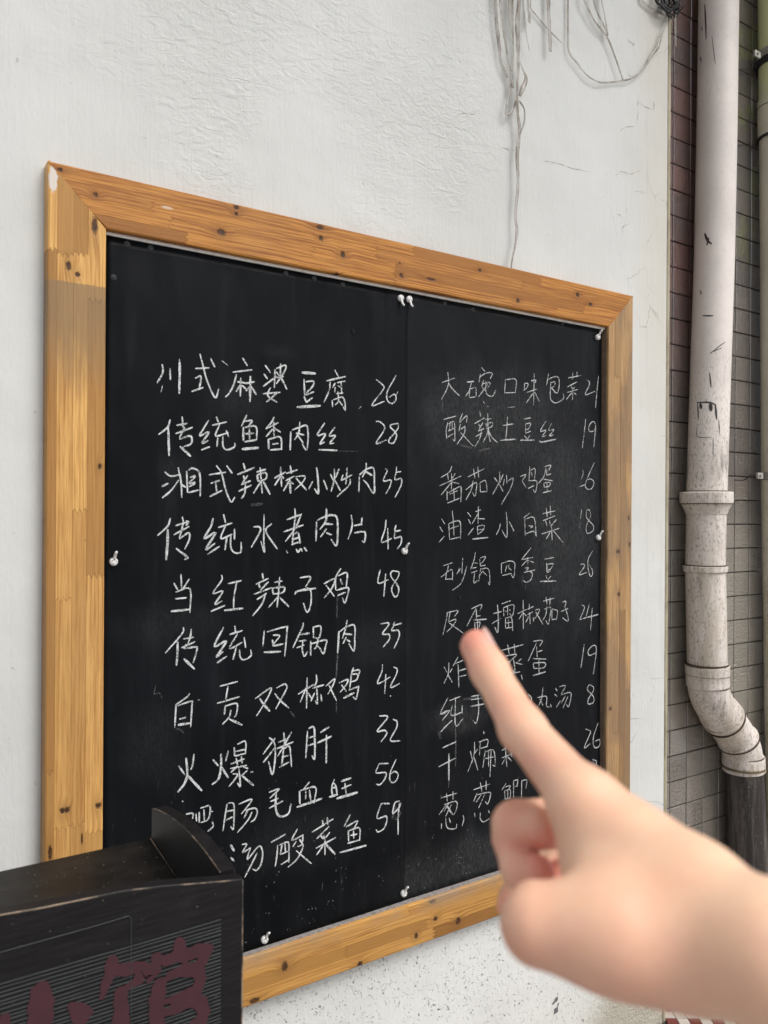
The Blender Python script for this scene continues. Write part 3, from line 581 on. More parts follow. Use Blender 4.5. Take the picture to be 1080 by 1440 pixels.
dish(SHL, LW-.1, (I9, '*3.2 300,-80 310,30 290,110 238,178;*3.4 310,50 420,168;245,-20 290,45;360,-110 350,-30 335,10;502,-70 545,-20;*3 565,-110 565,-10 545,80 498,120;620,-135 600,-55;*3 570,-10 620,70;690,-185 750,-205 750,-110;665,-160 668,-95;675,-130 745,-145;670,-95 750,-115;640,-35 745,-75;680,-80 690,-30;720,-90 725,-40;635,0 760,-25;690,-20 640,30;720,-20 770,0;700,0 712,130 690,110;655,40 690,50 625,138;765,15 730,45;*3.2 720,50 812,128;*1.5 790,28 808,24'),
     (G7, '930,575 965,600;975,580 885,700;965,600 975,650 975,740 955,855 925,755;975,650 885,765'),
     (H8, '95,592 105,690;55,665 130,635;45,712 168,662;155,588 50,770;*3 95,705 80,845;95,715 140,700 155,850;95,775 130,765;62,855 135,815;275,580 262,785;*3 285,560 320,548 330,600 330,785 310,765;285,630 325,620;280,690 325,675;*3 375,590 440,548;*3 350,670 458,620;*3 420,610 418,822'))
dish(SHL, 2.3, (H8, '822,465 885,475 805,580 860,575 878,600 835,662;925,490 955,510 950,560 905,650 980,655'), name='price')
dish(SHL, LW-.2, (I9, '300,345 350,340 350,380;375,340 380,400;400,330 400,410;410,300 480,285 470,380 410,410;435,310 440,395;500,405 505,440 465,475;*1.4 270,243 278,252;*1.4 490,325 508,325;612,265 600,340 580,475;620,262 655,262 665,300 660,455 640,440;610,325 660,315;605,390 655,365;700,270 800,235 720,345;740,320 820,300 840,330 820,385 790,405;800,330 770,390 690,485;770,310 740,375;930,180 1005,155 935,225;930,300 1035,245;940,250 1000,225'),
     (J10, '*3 38,295 35,410 65,470 130,450 150,375;*2.2 290,210 245,265;*3 215,280 218,375;222,275 335,250 325,370;262,275 262,340;290,270 300,350;*3.4 195,400 385,335;480,190 460,250 465,320;470,215 490,240 500,300;465,255 495,250;*3.2 440,325 505,305;*3.2 532,205 608,180;535,260 608,230;560,220 570,300;*4 498,335 655,290'))
dish(SHL, 2.2, (J10, '820,72 890,70;820,75 798,140 870,140 862,190 825,232 798,225;948,40 905,140 905,205 940,210 965,160 940,130 910,150'), name='price')
dish(SHL, LW-.2, (I9, '*3 640,580 665,625;*3 640,675 665,700;725,575 760,575 730,635 790,600;790,600 765,690 850,590 880,630 870,720 835,770 805,762;840,640 790,740 745,825'),
     (J10, '0,668 110,605;50,690 45,760 32,850;60,690 120,665 135,690 135,820;85,680 70,760;105,675 110,740;70,760 130,735;75,835 135,800;200,565 160,650 245,610;240,610 240,660;190,660 165,700;215,645 240,680;200,700 245,690 200,790 130,855;190,730 305,828;310,590 470,490;388,500 395,545;425,480 430,530;345,640 440,545;370,610 395,640;400,610 405,645;445,590 415,630;340,712 490,630;408,650 408,762;395,690 345,762;*3 415,680 485,758;600,458 555,545;570,550 655,505 630,560;585,580 588,660;590,580 670,560 672,655;625,580 628,640;600,615 655,605;580,675 670,650;*3 520,745 722,692'))
dish(SHL, 2.2, (J10, '835,375 900,375;835,378 805,485 870,470 880,500 860,560 815,590 798,572;975,355 940,370 925,450 975,400 985,370;975,370 965,470 965,610'), name='price')
# ---- right sheet
def dishr(w, *segs, name='dish_name', mat=None): return dish(SHR, w, *segs, name=name, mat=mat or M_C2)
dishr(RW, (S1, '125,235 280,180;195,110 205,230 180,320 120,430;*1.9 205,240 250,310 330,388;*1.9 418,230 498,220;470,235 445,330 402,395;450,300 445,400;455,310 520,295 525,390;450,410 520,400;590,60 630,105;575,135 560,230;575,165 640,125 715,125 690,190;615,205 590,280;600,250 650,240 650,270 555,400;595,290 635,330;650,230 690,240 660,300;640,220 640,340 670,385 720,390 755,325;870,195 860,345;875,200 990,200 985,350;850,355 985,350'),
     (S2, '95,240 92,320;95,245 135,245 125,290 85,325;208,130 205,300 200,495;168,210 230,205;175,215 225,215 215,245;120,350 240,310;200,350 115,470;215,345 265,450;375,130 350,270;365,205 430,170 490,175 500,260 480,350 440,345;405,235 450,225 440,275 405,300;400,230 395,400 420,455 470,470 550,420 545,360;410,300 455,345;608,180 755,150;660,115 655,195;710,105 705,170;595,285 710,225;640,280 655,310;680,280 670,310;590,350 715,315;660,290 655,435;650,350 585,430;670,350 700,375'))
dishr(1.3, (S2, '815,200 850,220 850,270 805,375 920,335;960,155 940,350 925,530'), name='price')
dishr(RW, (S1, '145,665 290,625;195,700 175,790 180,890;200,720 265,690 275,800 275,915 250,890;225,690 210,790;245,700 245,780;200,800 265,770;190,870 260,830;365,595 330,700 415,620 410,700;340,720 325,800;345,780 400,740;395,750 385,830 300,955;345,820 490,975;568,570 580,630;505,715 625,645;555,720 580,760;605,700 560,780;550,800 620,770;520,865 600,820;590,770 570,880 510,985;*1.9 662,595 665,760 690,925;635,665 705,655;640,710 650,760;640,715 715,700 705,750 645,775;660,790 650,850 605,930;675,800 710,870 775,935;838,735 968,715;893,635 885,760 872,900;*1.9 805,908 990,895;*.8 875,525 985,518;*.9 605,450 625,480;*.9 650,510 672,515'),
     (S2, '90,660 165,645;108,705 108,825;115,715 165,710 150,760 120,790;110,825 170,800;90,855 125,890;155,855 130,895;*1.9 45,908 208,905;345,680 280,800 345,790 300,865 345,850;410,710 375,790 435,785 385,855 430,845;*1.9 270,915 300,928 470,893'))
dishr(1.35, (S2, '810,660 795,800 770,1000;925,760 900,800 850,800 850,740 890,690 920,710 925,760 905,985'), name='price')
dishr(RW, (S3, '240,130 210,200 112,262;190,220 200,290;235,215 240,300;280,215 245,270;95,360 350,245;240,260 235,400;235,320 115,465;245,315 325,335;185,420 185,530;200,440 330,370 350,400 345,550;260,390 270,520;215,455 310,415;190,560 330,505;430,255 620,160;495,160 510,270;545,140 555,260;405,405 525,320 525,420 510,480 480,435;490,300 470,400 405,525;570,325 575,430;575,320 635,300 655,425;575,430 655,425;735,260 775,310;800,195 795,310 720,458;840,225 805,320;795,340 840,425;880,230 885,330;855,280 840,355;900,300 955,270 930,380 820,575'),
     (S4, '*1.2 45,250 110,230 65,300;*1.2 65,300 110,378;*1.2 155,135 145,300;*1.2 150,190 215,160 210,300;*1.2 170,200 185,240;*1.2 140,300 225,300 240,340 220,435 195,400;135,390 205,355;*1.2 330,135 400,120 375,180;*1.2 345,150 320,250 258,330;*1.2 355,170 350,240;*1.2 350,235 405,220;310,280 420,300;*1.2 320,330 325,380;*1.2 325,325 390,320 385,360 330,375;*1.2 355,310 360,430;*1.8 310,440 410,415'))
dishr(1.25, (S4, '*.8 775,170 780,220 755,285;735,372 800,345;910,88 850,220 805,340 825,395 880,390 905,320 870,280 820,290'), name='price')
dishr(RW, (S3, '122,745 160,805;100,835 135,900;155,945 90,1018;245,648 258,780 265,940;205,800 215,985;205,800 290,770 340,790 345,975;225,860 320,825;215,985 340,955;425,668 465,720;435,750 465,810;495,850 430,935;552,600 548,800;518,660 580,640;545,690 480,800;540,740 630,745;540,830 545,920;545,830 615,820 610,870 545,930;550,870 600,865;*2 480,980 665,962;875,665 885,800 880,960 825,875;808,800 795,860 760,930;912,778 968,888'),
     (S4, '155,675 80,735;95,740 100,940;105,745 205,735 232,950;140,825 190,830 165,850;105,920 200,890 230,950;305,685 455,650;350,620 360,720;395,590 400,700;310,765 450,710;340,765 355,825;385,760 395,810;470,750 400,830;295,920 500,855;410,840 418,1000;400,890 350,978;430,880 545,1020'))
dishr(1.2, (S4, '*.8 762,635 750,740;*.7 745,790 738,850;870,700 850,640 820,650 820,730 895,820 895,880 845,912 818,900 820,820 870,710'), name='price')
dishr(RW-.1, (S5, '145,210 255,175;205,200 180,290 115,345;180,290 170,370;185,285 245,260 250,380;170,370 250,365;370,125 360,300;330,240 305,300;300,305 345,245;418,215 380,350 340,430 250,498;518,55 500,150 462,255;505,180 545,180;480,240 530,230;470,295 540,270;510,280 500,410 540,385;568,130 575,210;575,120 635,105 600,170 570,185;575,215 635,205;580,240 555,395;590,250 650,240 680,280 685,430 665,400;600,275 650,325;595,280 575,320;820,190 822,300;820,185 920,155 975,180 975,260 965,350 935,315;885,205 865,280;910,200 905,230 940,265;830,325 940,300'),
     (S6, '170,0 60,140;60,140 190,115;130,110 135,200;125,145 60,215;140,150 205,175;100,240 140,235 110,275;90,290 220,260;150,275 185,300 170,370 120,405 80,385;330,135 440,115;*2 355,180 358,290;365,195 430,190 400,250 365,265;355,290 400,275;345,320 360,365;405,330 370,375;*2 278,395 465,390'))
dishr(1.35, (S6, '748,195 790,195 790,230 735,315 820,290;890,40 840,130 835,230 860,330 885,320 885,260 850,200'), name='price')
dishr(RW, (S5, '190,750 185,820 140,1020;190,760 315,735 270,810;225,740 205,870;200,870 290,835 265,900 185,985;215,880 380,1000;470,715 590,665 570,740;525,710 420,915;530,720 530,830;530,800 580,795;*2 500,845 650,835;510,870 515,960;515,880 570,870 560,930;545,850 545,1000;500,1010 600,990;620,960 640,1000;725,770 825,745;*1.9 775,665 785,800 780,985 745,930;705,890 820,820;825,655 930,620;845,700 850,800;850,700 950,665 970,700 950,800 920,770;895,680 895,790;870,740 880,745;915,725 925,735;870,820 870,940;875,820 940,820 955,970;905,830 905,930;875,880 940,870;870,940 945,930'),
     (S6, '15,770 120,720;78,610 80,950;75,760 30,835;85,765 120,800;150,645 150,720;130,720 200,685;130,780 190,750;155,760 160,890;145,800 110,870;195,810 200,860;215,730 270,720 240,790 210,830;225,750 310,895;315,625 440,590;345,580 360,670;395,575 390,670;325,720 400,700 385,850 370,895 345,850;355,690 345,780 308,850;415,720 415,840;420,715 480,740 470,830;415,840 470,835;540,635 580,630 565,700;525,745 605,710;570,700 600,800 600,860 540,820'))
dishr(1.35, (S6, '765,670 795,700 740,840;740,840 820,815;*1.9 820,815 955,780;850,655 815,800;885,700 865,960'), name='price')
dishr(RW+.1, (S7, '80,205 100,240;110,180 105,250 80,305;130,215 115,240;105,255 130,300;165,145 135,200;150,185 195,165;165,190 170,330;170,230 215,215;170,265 215,255;245,250 330,262;430,105 560,70;465,70 475,130;505,65 510,125;450,140 520,130 480,170;500,150 510,235 495,225;450,180 480,175 455,205;550,155 520,180;510,180 555,190;400,262 540,235;548,255 555,285;620,50 675,45 660,80;640,60 590,170;640,80 645,150;645,115 675,105;620,155 700,158;620,185 625,215;622,182 690,180 685,210 625,215;655,165 655,250;*2 620,258 695,235'))
dishr(1.5, (S7, '930,68 910,210;1000,120 960,135 955,105 985,75 1003,100 985,250'), name='price')
dishr(RW+.3, (S7, '105,390 60,490 115,470 70,530;75,580 130,530;115,410 180,385;130,440 125,500 190,480;190,440 190,490;150,390 150,560 195,520;55,495 100,470;100,560 60,600;245,385 300,375;245,405 310,395;*2 240,445 325,430;285,380 290,470 275,545 255,530;*1.5 590,370 610,395 600,430;*1.4 680,330 670,400 645,455;*1.4 645,392 700,385 700,440 720,450;*1.4 660,400 680,440;*1.4 725,430 730,450;*1.4 755,335 765,350;*1.4 750,370 765,385;*1.4 785,410 760,450;*1.4 780,325 815,320 790,370;*1.4 790,375 840,360 850,380 835,445 820,430;*1.4 815,380 790,425;*1.4 830,385 800,455;*1.3 550,330 555,380'))
dishr(1.5, (S7, '985,325 960,315 950,345 985,385 985,420 955,430 955,400 985,350 985,325'), name='price')
dishr(RW+.1, (S8, '*2 72,135 155,98;*2 48,250 155,195;*2.6 110,170 110,335;240,155 250,200;265,100 262,180 225,280;285,140 265,170;262,190 285,270;320,35 322,50;290,100 345,85 340,130;300,100 295,180;300,140 345,125;330,150 315,255;330,160 380,150 390,240 375,240;330,200 380,190;350,155 350,250;365,150 358,310;430,150 470,130;450,120 460,250;430,195 495,170;455,190 430,235;465,190 490,215;485,150 490,190'))
dishr(1.5, (S8, '938,20 968,35 960,60 930,135 965,110;1013,-15 985,70 990,130 1020,125 1022,85 995,95'), name='price')
dishr(RW+.1, (S8, '60,440 160,410;95,410 100,460;135,400 135,450;95,480 50,540;80,480 150,460 160,490 140,540 120,520;125,480 90,550;110,470 80,520;*2.4 100,490 125,530;65,595 65,625;90,560 100,620 150,625 158,595;110,560 120,590;195,545 200,570 190,610;258,390 355,355;300,345 310,400;335,335 335,390;280,410 260,460;280,420 355,405 360,430 345,475 330,460;325,420 290,500;305,420 275,465;265,530 268,555;300,530 300,565 320,585 355,565;350,515 355,530;*1.2 455,350 430,390;*1.2 440,375 480,365 465,395;*1.2 445,395 450,450;*1.2 450,395 480,390 480,445;*1.2 465,395 465,440;*1.2 450,445 480,440;*1.2 455,480 480,465;*1.4 500,330 500,440;*1.4 500,335 525,330 520,370;*1.2 505,370 525,365;*1.4 550,330 548,440;*1.2 550,335 580,330 575,380'))
dishr(1.4, (S8, '980,205 1005,215;985,210 990,250;1005,215 1000,245'), name='price')
# rubbed chalk and stray marks
dish(SHL, 3, (G7, '*2.5 215,500 260,520 285,545;*1.5 70,180 55,250;*1.5 60,245 100,240 120,280'), (F6, '*2.4 505,235 500,330 498,430;*2.6 503,690 497,860'), (H8, '*2.4 505,0 492,180;*2 495,350 495,440;*3 145,430 178,470'), (B, '*1 500,780 660,782'), (Cc, '*4 790,380 880,370'), (J10, '*5 920,490 945,400;*5 945,500 985,440'), name='smudge', mat=M_C3)
dishr(3, (S7, '*5 50,600 60,640;*2.5 150,560 152,680;*4 200,400 300,395'), (S8, '*2.5 152,100 150,250;*2 110,340 108,380'), (S1, '*1.5 135,430 138,580;*3 330,960 480,1000;*3 560,1030 690,1000'), (S6, '*2.5 60,330 75,350 65,415;*1.5 110,430 105,490'), (S4, '*1 545,0 545,60;*1.5 545,1030 545,1080'), name='smudge', mat=M_C3)
# ------------------------------------------------------------------ white nail hooks on the board
M_HK = m_simple('white_hook_plastic', (.72, .72, .70), .35); M_NL = m_simple('nail_head', (.05, .05, .05), .4, 0, 0, .8)
hooks = [(564, 419, 'd', .08, 'white nail hook at the top of the board seam, left one of the close pair'),
         (576, 420.5, 'd', .10, 'white nail hook at the top of the board seam, right one of the close pair'),
         (841.5, 474, 'u', .22, 'white nail hook in the top right corner of the chalkboard'),
         (160, 790, 'u', .12, 'white nail hook near the left edge of the board beside the pine stile'),
         (569.5, 775, 'u', .22, 'white nail hook half way down the board seam after the price 45'),
         (842.5, 756, 'u', .20, 'white nail hook half way down the right edge of the board after the price 18'),
         (568.5, 1257, 'u', .2, 'white nail hook at the foot of the board seam'),
         (372.5, 1322, 'u', .3, 'white nail hook low on the board just above the bottom rail beside the black stand')]
rng = random.Random(5)
for px, py, dr, tilt, lab in hooks:
    c = P(px, py, 1.343); e = empty('nail_hook', c); thing(e, lab, 'hook', 'white nail hooks on the chalkboard')
    e.rotation_euler = (0, tilt if dr == 'u' else math.pi-tilt, 0)
    vs = []; fs = []; N = 24
    for k, (r_, y_) in enumerate(((.0066, .0045), (.0070, .0015), (.0066, -.0012), (.0050, -.0026), (.0022, -.0031), (.0, -.0031))):
        for a in range(N): vs.append((r_*math.cos(a*math.tau/N), y_, r_*math.sin(a*math.tau/N)))
        if k:
            for a in range(N): b = (a+1) % N; fs.append(((k-1)*N+a, (k-1)*N+b, k*N+b, k*N+a))
    mesh('disc', vs, fs, M_HK, e, True)
    v, f = tube([(0, -.001, .003), (0, -.0022, .008), (0, -.0042, .0125), (0, -.0068, .0150), (0, -.0095, .0168)], [.0026, .0026, .0025, .0024, .0017], 12)
    mesh('hook_arm', v, f, M_HK, e, True)
    for a in (rng.uniform(0, .6)+k*math.tau/3 for k in range(3)):
        v, f = tube([(.0037*math.cos(a), -.002, .0037*math.sin(a)), (.0037*math.cos(a), -.0034, .0037*math.sin(a))], .0008, 8)
        mesh('nail', v, f, M_NL, e, True)

# ------------------------------------------------------------------ torn plastic strips and wiring at the top of the wall
M_PS = m_plastic(); M_CB = m_simple('black_cable', (.012, .012, .013), .5, 60, .3)
def strip(name, label, pts, widths, D, top=True, cat='plastic strip'):
    """thin twisting ribbon of old packing film hanging D metres off the camera's plane"""
    if D < 1.36: D = 1.36-(1.36-D)*.5
    path = smooth_path(pts, 6); n = len(path)
    wd = np.interp(np.linspace(0, 1, n), np.linspace(0, 1, len(widths)), widths)
    W3 = [P(p[0], p[1], D) for p in path]; sd_ = len(label)+pts[0][0]
    if top:
        z_ = W3[0]+np.array([0, 0, .01]); W3 = [W3[0]+np.array([0, 0, .16]), W3[0]+np.array([0, 0, .08])]+W3; wd = np.r_[wd[0], wd[0], wd]; path = [path[0]]*2+path
    vs = []; fs = []; acc = 0
    for i in range(len(W3)):
        a = W3[max(i-1, 0)]; b = W3[min(i+1, len(W3)-1)]; t = (b-a)/np.linalg.norm(b-a)
        if i: acc += np.linalg.norm(W3[i]-W3[i-1])
        tw_ = .9*mnoise.noise(Vector((sd_, acc*7, 0))); side = np.cross(t, [0, 1, 0]); side /= np.linalg.norm(side); nn = np.cross(side, t)
        hw = .62*wd[i]/pxm(path[i][0], D); hw = hw*(1+.35*mnoise.noise(Vector((sd_, acc*40, 5))))
        d = side*math.cos(tw_*.8)+nn*math.sin(tw_*.8); c = W3[i]+np.array([0, .004*mnoise.noise(Vector((sd_, acc*9, 2))), 0])
        vs += [c-d*hw, c+nn*.0010*math.sin(acc*70), c+d*hw]
        if i: k = 3*i; fs += [(k-3, k-2, k+1, k), (k-2, k-1, k+2, k+1)]
    o = mesh(name, vs, fs, M_PS, None, True); md = o.modifiers.new('film', 'SOLIDIFY'); md.thickness = .0003
    thing(o, label, cat, 'torn clear plastic strips hanging on the wall'); return o
q9 = lambda s_: [(680+float(a.split(',')[0])/9, float(a.split(',')[1])/9) for a in s_.split()]
q5 = lambda s_: [(640+float(a.split(',')[0])/3.375, float(a.split(',')[1])/3.375) for a in s_.split()]
strip('plastic_strip', 'leftmost faint clear plastic strip of the hanging tangle, with two dark flecks', q9('140,0 160,300 200,600 220,770 310,980'), [4.5, 4, 3, 2.5], 1.338)
strip('plastic_strip', 'dirty brownish plastic strip second from the left, slanting into the tangle', q9('210,0 230,260 290,660 340,950 365,1120'), [3.6, 3, 4, 5], 1.334)
strip('plastic_strip', 'short crumpled wide strip in the middle of the tangle, tapering halfway', q9('345,0 350,250 372,480 370,700 352,900'), [7, 6.5, 2.5, 3, 3.5], 1.331)
strip('plastic_strip', 'longest twisted plastic strip, reaching down to the top rail of the frame', q9('440,0 425,300 440,560 440,800 430,1000 420,1150 420,1280 425,1440')+q5('305,620 295,740 298,880 288,1020 292,1110 270,1230 264,1278'), [4, 6, 5, 5.5, 6.5, 5, 6, 4.5, 4.5, 4.5, 4.2, 4, 3.6, 2.6, 2.4], 1.327)
strip('plastic_strip', 'small kinked loop of film on the right side of the long twisted strip', q9('455,780 500,900 532,1000 490,1120 450,1220'), [3.5, 4, 4.5, 5, 4], 1.325, False)
strip('plastic_strip', 'thin pointed strip hanging just right of the long twisted one', q9('500,30 520,250 545,470 572,655'), [3.2, 2.6, 1.6, .6], 1.333)
strip('plastic_strip', 'small closed bead of film dangling at the top beside the tangle', q9('560,0 568,110 580,180 578,285'), [3, 2.5, 5, 5.5], 1.332)
strip('plastic_strip', 'hair-thin plastic strand slanting down to the right behind the short wide strip', q9('600,100 700,220 800,340 900,450 990,550'), [2.2, 2, 1.6, 1.3, .6], 1.345)
strip('plastic_strip', 'short straight dirty strip cut off square, right of the tangle', q9('820,0 828,300 842,660'), [5.2, 4.6, 5.4], 1.333)
strip('plastic_strip', 'long strand that drops and sags in a wide curve up to the wall corner', q5('538,0 538,120 540,240 580,300 620,352 660,380 700,391 800,382 850,365 900,320 935,260 960,225 980,160 998,100'), [2.4, 2.2, 2.6, 2, 2, 2, 2.2, 2, 2, 2.4, 3, 4, 2.5, 1.5], 1.340)
strip('plastic_strip', 'curving strand that comes down from the upper left to meet the sagging curve', q5('605,0 660,100 720,172 760,270 797,380'), [3.4, 2.6, 2.2, 2.2, 2.4], 1.336)
strip('plastic_strip', 'short clear strand crossing into the curving strand at the top', q5('652,0 670,60 700,110 724,168'), [3.4, 3, 2.6, 2], 1.333)
strip('plastic_strip', 'faint short strand beside the crossing ones near the top edge', q5('694,0 705,60 724,170'), [4.2, 3.6, 2.4], 1.339)
strip('plastic_strip', 'folded open loop low on the left of the tangle', q5('268,400 252,470 240,540 268,530 290,480'), [3.2, 2.6, 2.6, 3, 3], 1.331, False)
strip('plastic_strip', 'thin pale strand curling back into the long strip under the tangle', q5('302,480 325,520 325,580 305,640'), [2, 2.2, 2.2, 1.8], 1.329, False)
strip('plastic_strip', 'narrow brown band sagging into the black cable bundle at the wall corner', q5('888,0 915,25 945,48 985,66 1000,76'), [5, 4.5, 4, 3.5, 2], 1.342)
strip('plastic_strip', 'flat ragged strip hanging in front of the brown tiles under the cable bundle', [(950, 20), (950.5, 34), (951, 50), (951, 66)], [2.4, 4, 3.4, 4.2], 1.37, False)
# bundle of black wires tied at the corner
cbun = empty('cable_bundle', P(942, 5, 1.345)); thing(cbun, 'tangled black cable bundle tied at the top corner of the white wall', 'cable bundle')
base = np.array(cbun.location)
rng = random.Random(11)
def cabl(name, pts, r_, D):
    w = [P(a, b, D+dd)-base for a, b, dd in pts]; w = smooth_path(w, 7); v, f = tube(w, r_, 10); return mesh(name, v, f, M_CB, cbun, True)
cabl('cable', [(918, -40, .03), (922, -2, .01), (930, 8, 0), (939, 16, 0), (947, 8, .02), (954, -30, .05)], .0035, 1.335)
cabl('cable', [(925, -40, 0), (930, 0, 0), (936, 10, -.005), (946, 14, .0), (952, 2, .03), (960, -40, .06)], .0030, 1.34)
cabl('cable', [(932, -50, 0), (935, 0, -.004), (938, 19, -.004), (943, 22, 0), (950, 12, .02), (949, -40, .03)], .0030, 1.343)
cabl('cable', [(955, -60, .03), (952, 4, .02), (948, 20, .02), (951, 24, .03), (955, 10, .04), (962, -40, .05)], .0026, 1.35)
for k in range(26):
    a0 = rng.uniform(928, 956); b0 = rng.uniform(-6, 14)
    cabl('loose_wire', [(a0, b0, rng.uniform(-.01, .03)), (a0+rng.uniform(-7, 7), b0+rng.uniform(-8, 10), rng.uniform(-.01, .03)), (a0+rng.uniform(-9, 8), b0+rng.uniform(-12, 12), rng.uniform(-.01, .03)), (a0+rng.uniform(-6, 6), b0+rng.uniform(-10, 9), .01)], rng.uniform(.0007, .0022), 1.345)
# ribbons and wires hang from a cable stretched above the picture
v, f = tube(smooth_path([P(560, -95, 1.335), P(700, -78, 1.335), P(830, -70, 1.335), P(935, -45, 1.34)], 8), .005, 12)
ovh = mesh('overhead_cable', v, f, M_CB, None, True); thing(ovh, 'black cable strung along the wall above the hanging plastic strips', 'cable')

# ------------------------------------------------------------------ drainpipes
def Pd(px, py, dd=0): return P(px, py, 1.40+dd)
def ringed(cs, rs, n=40): return tube(cs, rs, n)
M_PV = m_pvc('old_white_pvc', (.80, .735, .68), 1.38); M_PB = m_blackpipe()
dp = empty('drainpipe', tuple(P(1050, 1240, 1.40))); thing(dp, 'scuffed white plastic drainpipe that bends right into a black lower pipe', 'pipe')
b0 = np.array(dp.location)
def pp(name, pts, rs, mat, parent=dp, base=b0, sub=0):
    c = [np.array(p)-base for p in pts]
    if sub:
        t = np.linspace(0, 1, len(c)); c2 = smooth_path(c, sub); rs = np.interp(np.linspace(0, 1, len(c2)), t, rs); c = c2
    v, f = tube(c, list(rs), 40); o = mesh(name, v, f, mat, parent, True); o.data.set_sharp_from_angle(angle=math.radians(28)); return o
R = .0548
top = Pd(1012, -60); 
pp('pipe_length', [top+(0, 0, 1.2), top, Pd(1010.5, 0), Pd(1008, 180), Pd(1004.5, 360), Pd(998.5, 540), Pd(993.8, 694)], [R]*7, M_PV)
c = lambda y, x=993.2: Pd(x, y)
v_ = [c(691.5), c(692), c(693), c(705), c(707.5), c(709), c(712), c(718), c(723)]
pp('socket_collar', v_, [.0575, .0705, .0722, .0722, .0712, .0680, .0650, .0590, .0560], M_PV)
pp('pipe_length', [c(716), c(800, 991.8)], [R-.001, R-.001], M_PV)
pp('socket_collar', [c(795, 991.8), c(796, 991.8), c(803, 991.8), c(805, 991.8)], [R, .0605, .0600, R], M_PV)
pp('pipe_length', [c(800, 991.8), c(938, 994.5)], [R-.0005, R-.0005], M_PV)
pp('socket_collar', [c(933, 994.3), c(935, 994.4), c(948, 994.8), c(949.5, 994.8), c(963, 995.4), c(965, 995.5)], [R, .0605, .0600, .0590, .0588, R+.001], M_PV)
bend = [Pd(995.5, 960), Pd(997.5, 974), Pd(1003, 988), Pd(1011, 1001), Pd(1020, 1013), Pd(1029, 1026), Pd(1037, 1039), Pd(1042.5, 1053), Pd(1045, 1070)]
pp('elbow', bend, [R+.001]*9, M_PV, sub=5)
def ring_at(p, q, name='joint_ring', r0=.0595, mat=M_PV, w=.006):
    p = np.array(p); q = np.array(q); t = (q-p)/np.linalg.norm(q-p); return pp(name, [p-t*w, p-t*w*.8, p+t*w*.8, p+t*w], [R, r0, r0, R], mat)
ring_at(Pd(1012.5, 1003), Pd(1017, 1010), w=.010); ring_at(Pd(1016.5, 1008.5), Pd(1021, 1015), w=.004, r0=.0610)
ring_at(Pd(1037, 1038), Pd(1041, 1047), w=.003, r0=.0600)
pp('socket_collar', [Pd(1045, 1063), Pd(1045.1, 1064), Pd(1046, 1082), Pd(1046, 1084)], [R+.001, .0600, .0600, R], M_PV)
pp('gasket', [Pd(1045, 1076), Pd(1045, 1079)], [.0612, .0612], m_simple('stained_gasket', (.16, .12, .07), .8, 60, .5))
pp('lower_pipe', [Pd(1046.3, 1080), Pd(1049, 1150), Pd(1052, 1235), Pd(1053, 1300), Pd(1053, 1300)-(0, 0, .32)], [R-.001, R+.0, R+.003, R+.006, R+.006], M_PB)
M_GM = m_simple('joint_grime', (.075, .05, .03), .9, 70, .6)
def grime(p, q, w, r0): ring_at(p, q, 'joint_grime', r0, M_GM, w)
grime(c(794.6, 991.8), c(795.2, 991.8), .0016, .0570); grime(c(933.6, 994.3), c(934.2, 994.3), .0026, .0590); grime(c(691, 993.8), c(691.6, 993.8), .0014, .0590)
grime(c(708.5), c(709.2), .0010, .0722); grime(c(948.4, 994.8), c(949, 994.8), .0007, .0603); grime(c(965, 995.5), c(965.6, 995.5), .0009, .0580)
grime(Pd(1019.5, 1013), Pd(1022, 1016.5), .0012, .0600); grime(Pd(1038, 1041), Pd(1040, 1046), .0018, .0606); grime(Pd(1045, 1062), Pd(1045, 1063), .0012, .0585)
# stains, scrape marks and the torn remains of a sticker on the upper pipe
M_SCR = m_simple('scrape_dark', (.05, .045, .04), .9); M_STK = m_simple('sticker_rest', (.40, .37, .33), .85, 90, .6)
def onpipe(pts, w, mat, name, axis_px, D=1.40):
    """mark wrapped on the round face of the pipe"""
    path = smooth_path(pts, 4); vs = []; fs = []
    for i, p in enumerate(path):
        ax = P(np.interp(p[1], [r_[0] for r_ in axis_px], [r_[1] for r_ in axis_px]), p[1], D)
        d = P(p[0], p[1], D)-CP; d /= np.linalg.norm(d); o_ = CP[:2]-ax[:2]; dx = d[:2]; a = dx@dx; b_ = 2*o_@dx; cc = o_@o_-(R+.0008)**2; disc = b_*b_-4*a*cc
        if disc < 0: disc = 0
        s_ = (-b_-math.sqrt(disc))/(2*a); c_ = CP+d*s_
        hw = .5*w/pxm(p[0], D)*(1-.5*abs(2*i/(len(path)-1)-1)**2)
        tg = np.array([-(c_[1]-ax[1]), c_[0]-ax[0], 0])/R
        nx = path[min(i+1, len(path)-1)]-path[max(i-1, 0)]
        dirv = tg if abs(nx[1]) > abs(nx[0]) else np.array([0, 0, 1.])
        vs += [c_-dirv*hw-b0, c_+dirv*hw-b0]
        if i: k = 2*i; fs.append((k-2, k-1, k+1, k))
    return vs, fs
AX = [(0, 1010.5), (180, 1008), (360, 1004.5), (540, 998.5), (694, 993.8), (800, 991.8), (940, 994.5)]
marks = [([(991, 6), (992, 25), (993, 55)], 2.4), ([(1001, 50), (1004, 75), (1006, 90)], .8), ([(985, 80), (986, 86)], 2.2), ([(991, 328), (995, 338), (1001, 343)], 4), ([(994, 345), (997, 334)], 2.5), ([(985, 408), (986, 414)], 1.8), ([(988, 444), (1003, 444)], 2.2), ([(998, 498), (1010, 488), (1020, 481)], 1.4), ([(999, 496), (1015, 489)], 1.2), ([(998, 524), (1000, 545)], 1.6), ([(1003, 615), (1003, 640)], .8), ([(986, 37), (988, 43)], 1.4)]
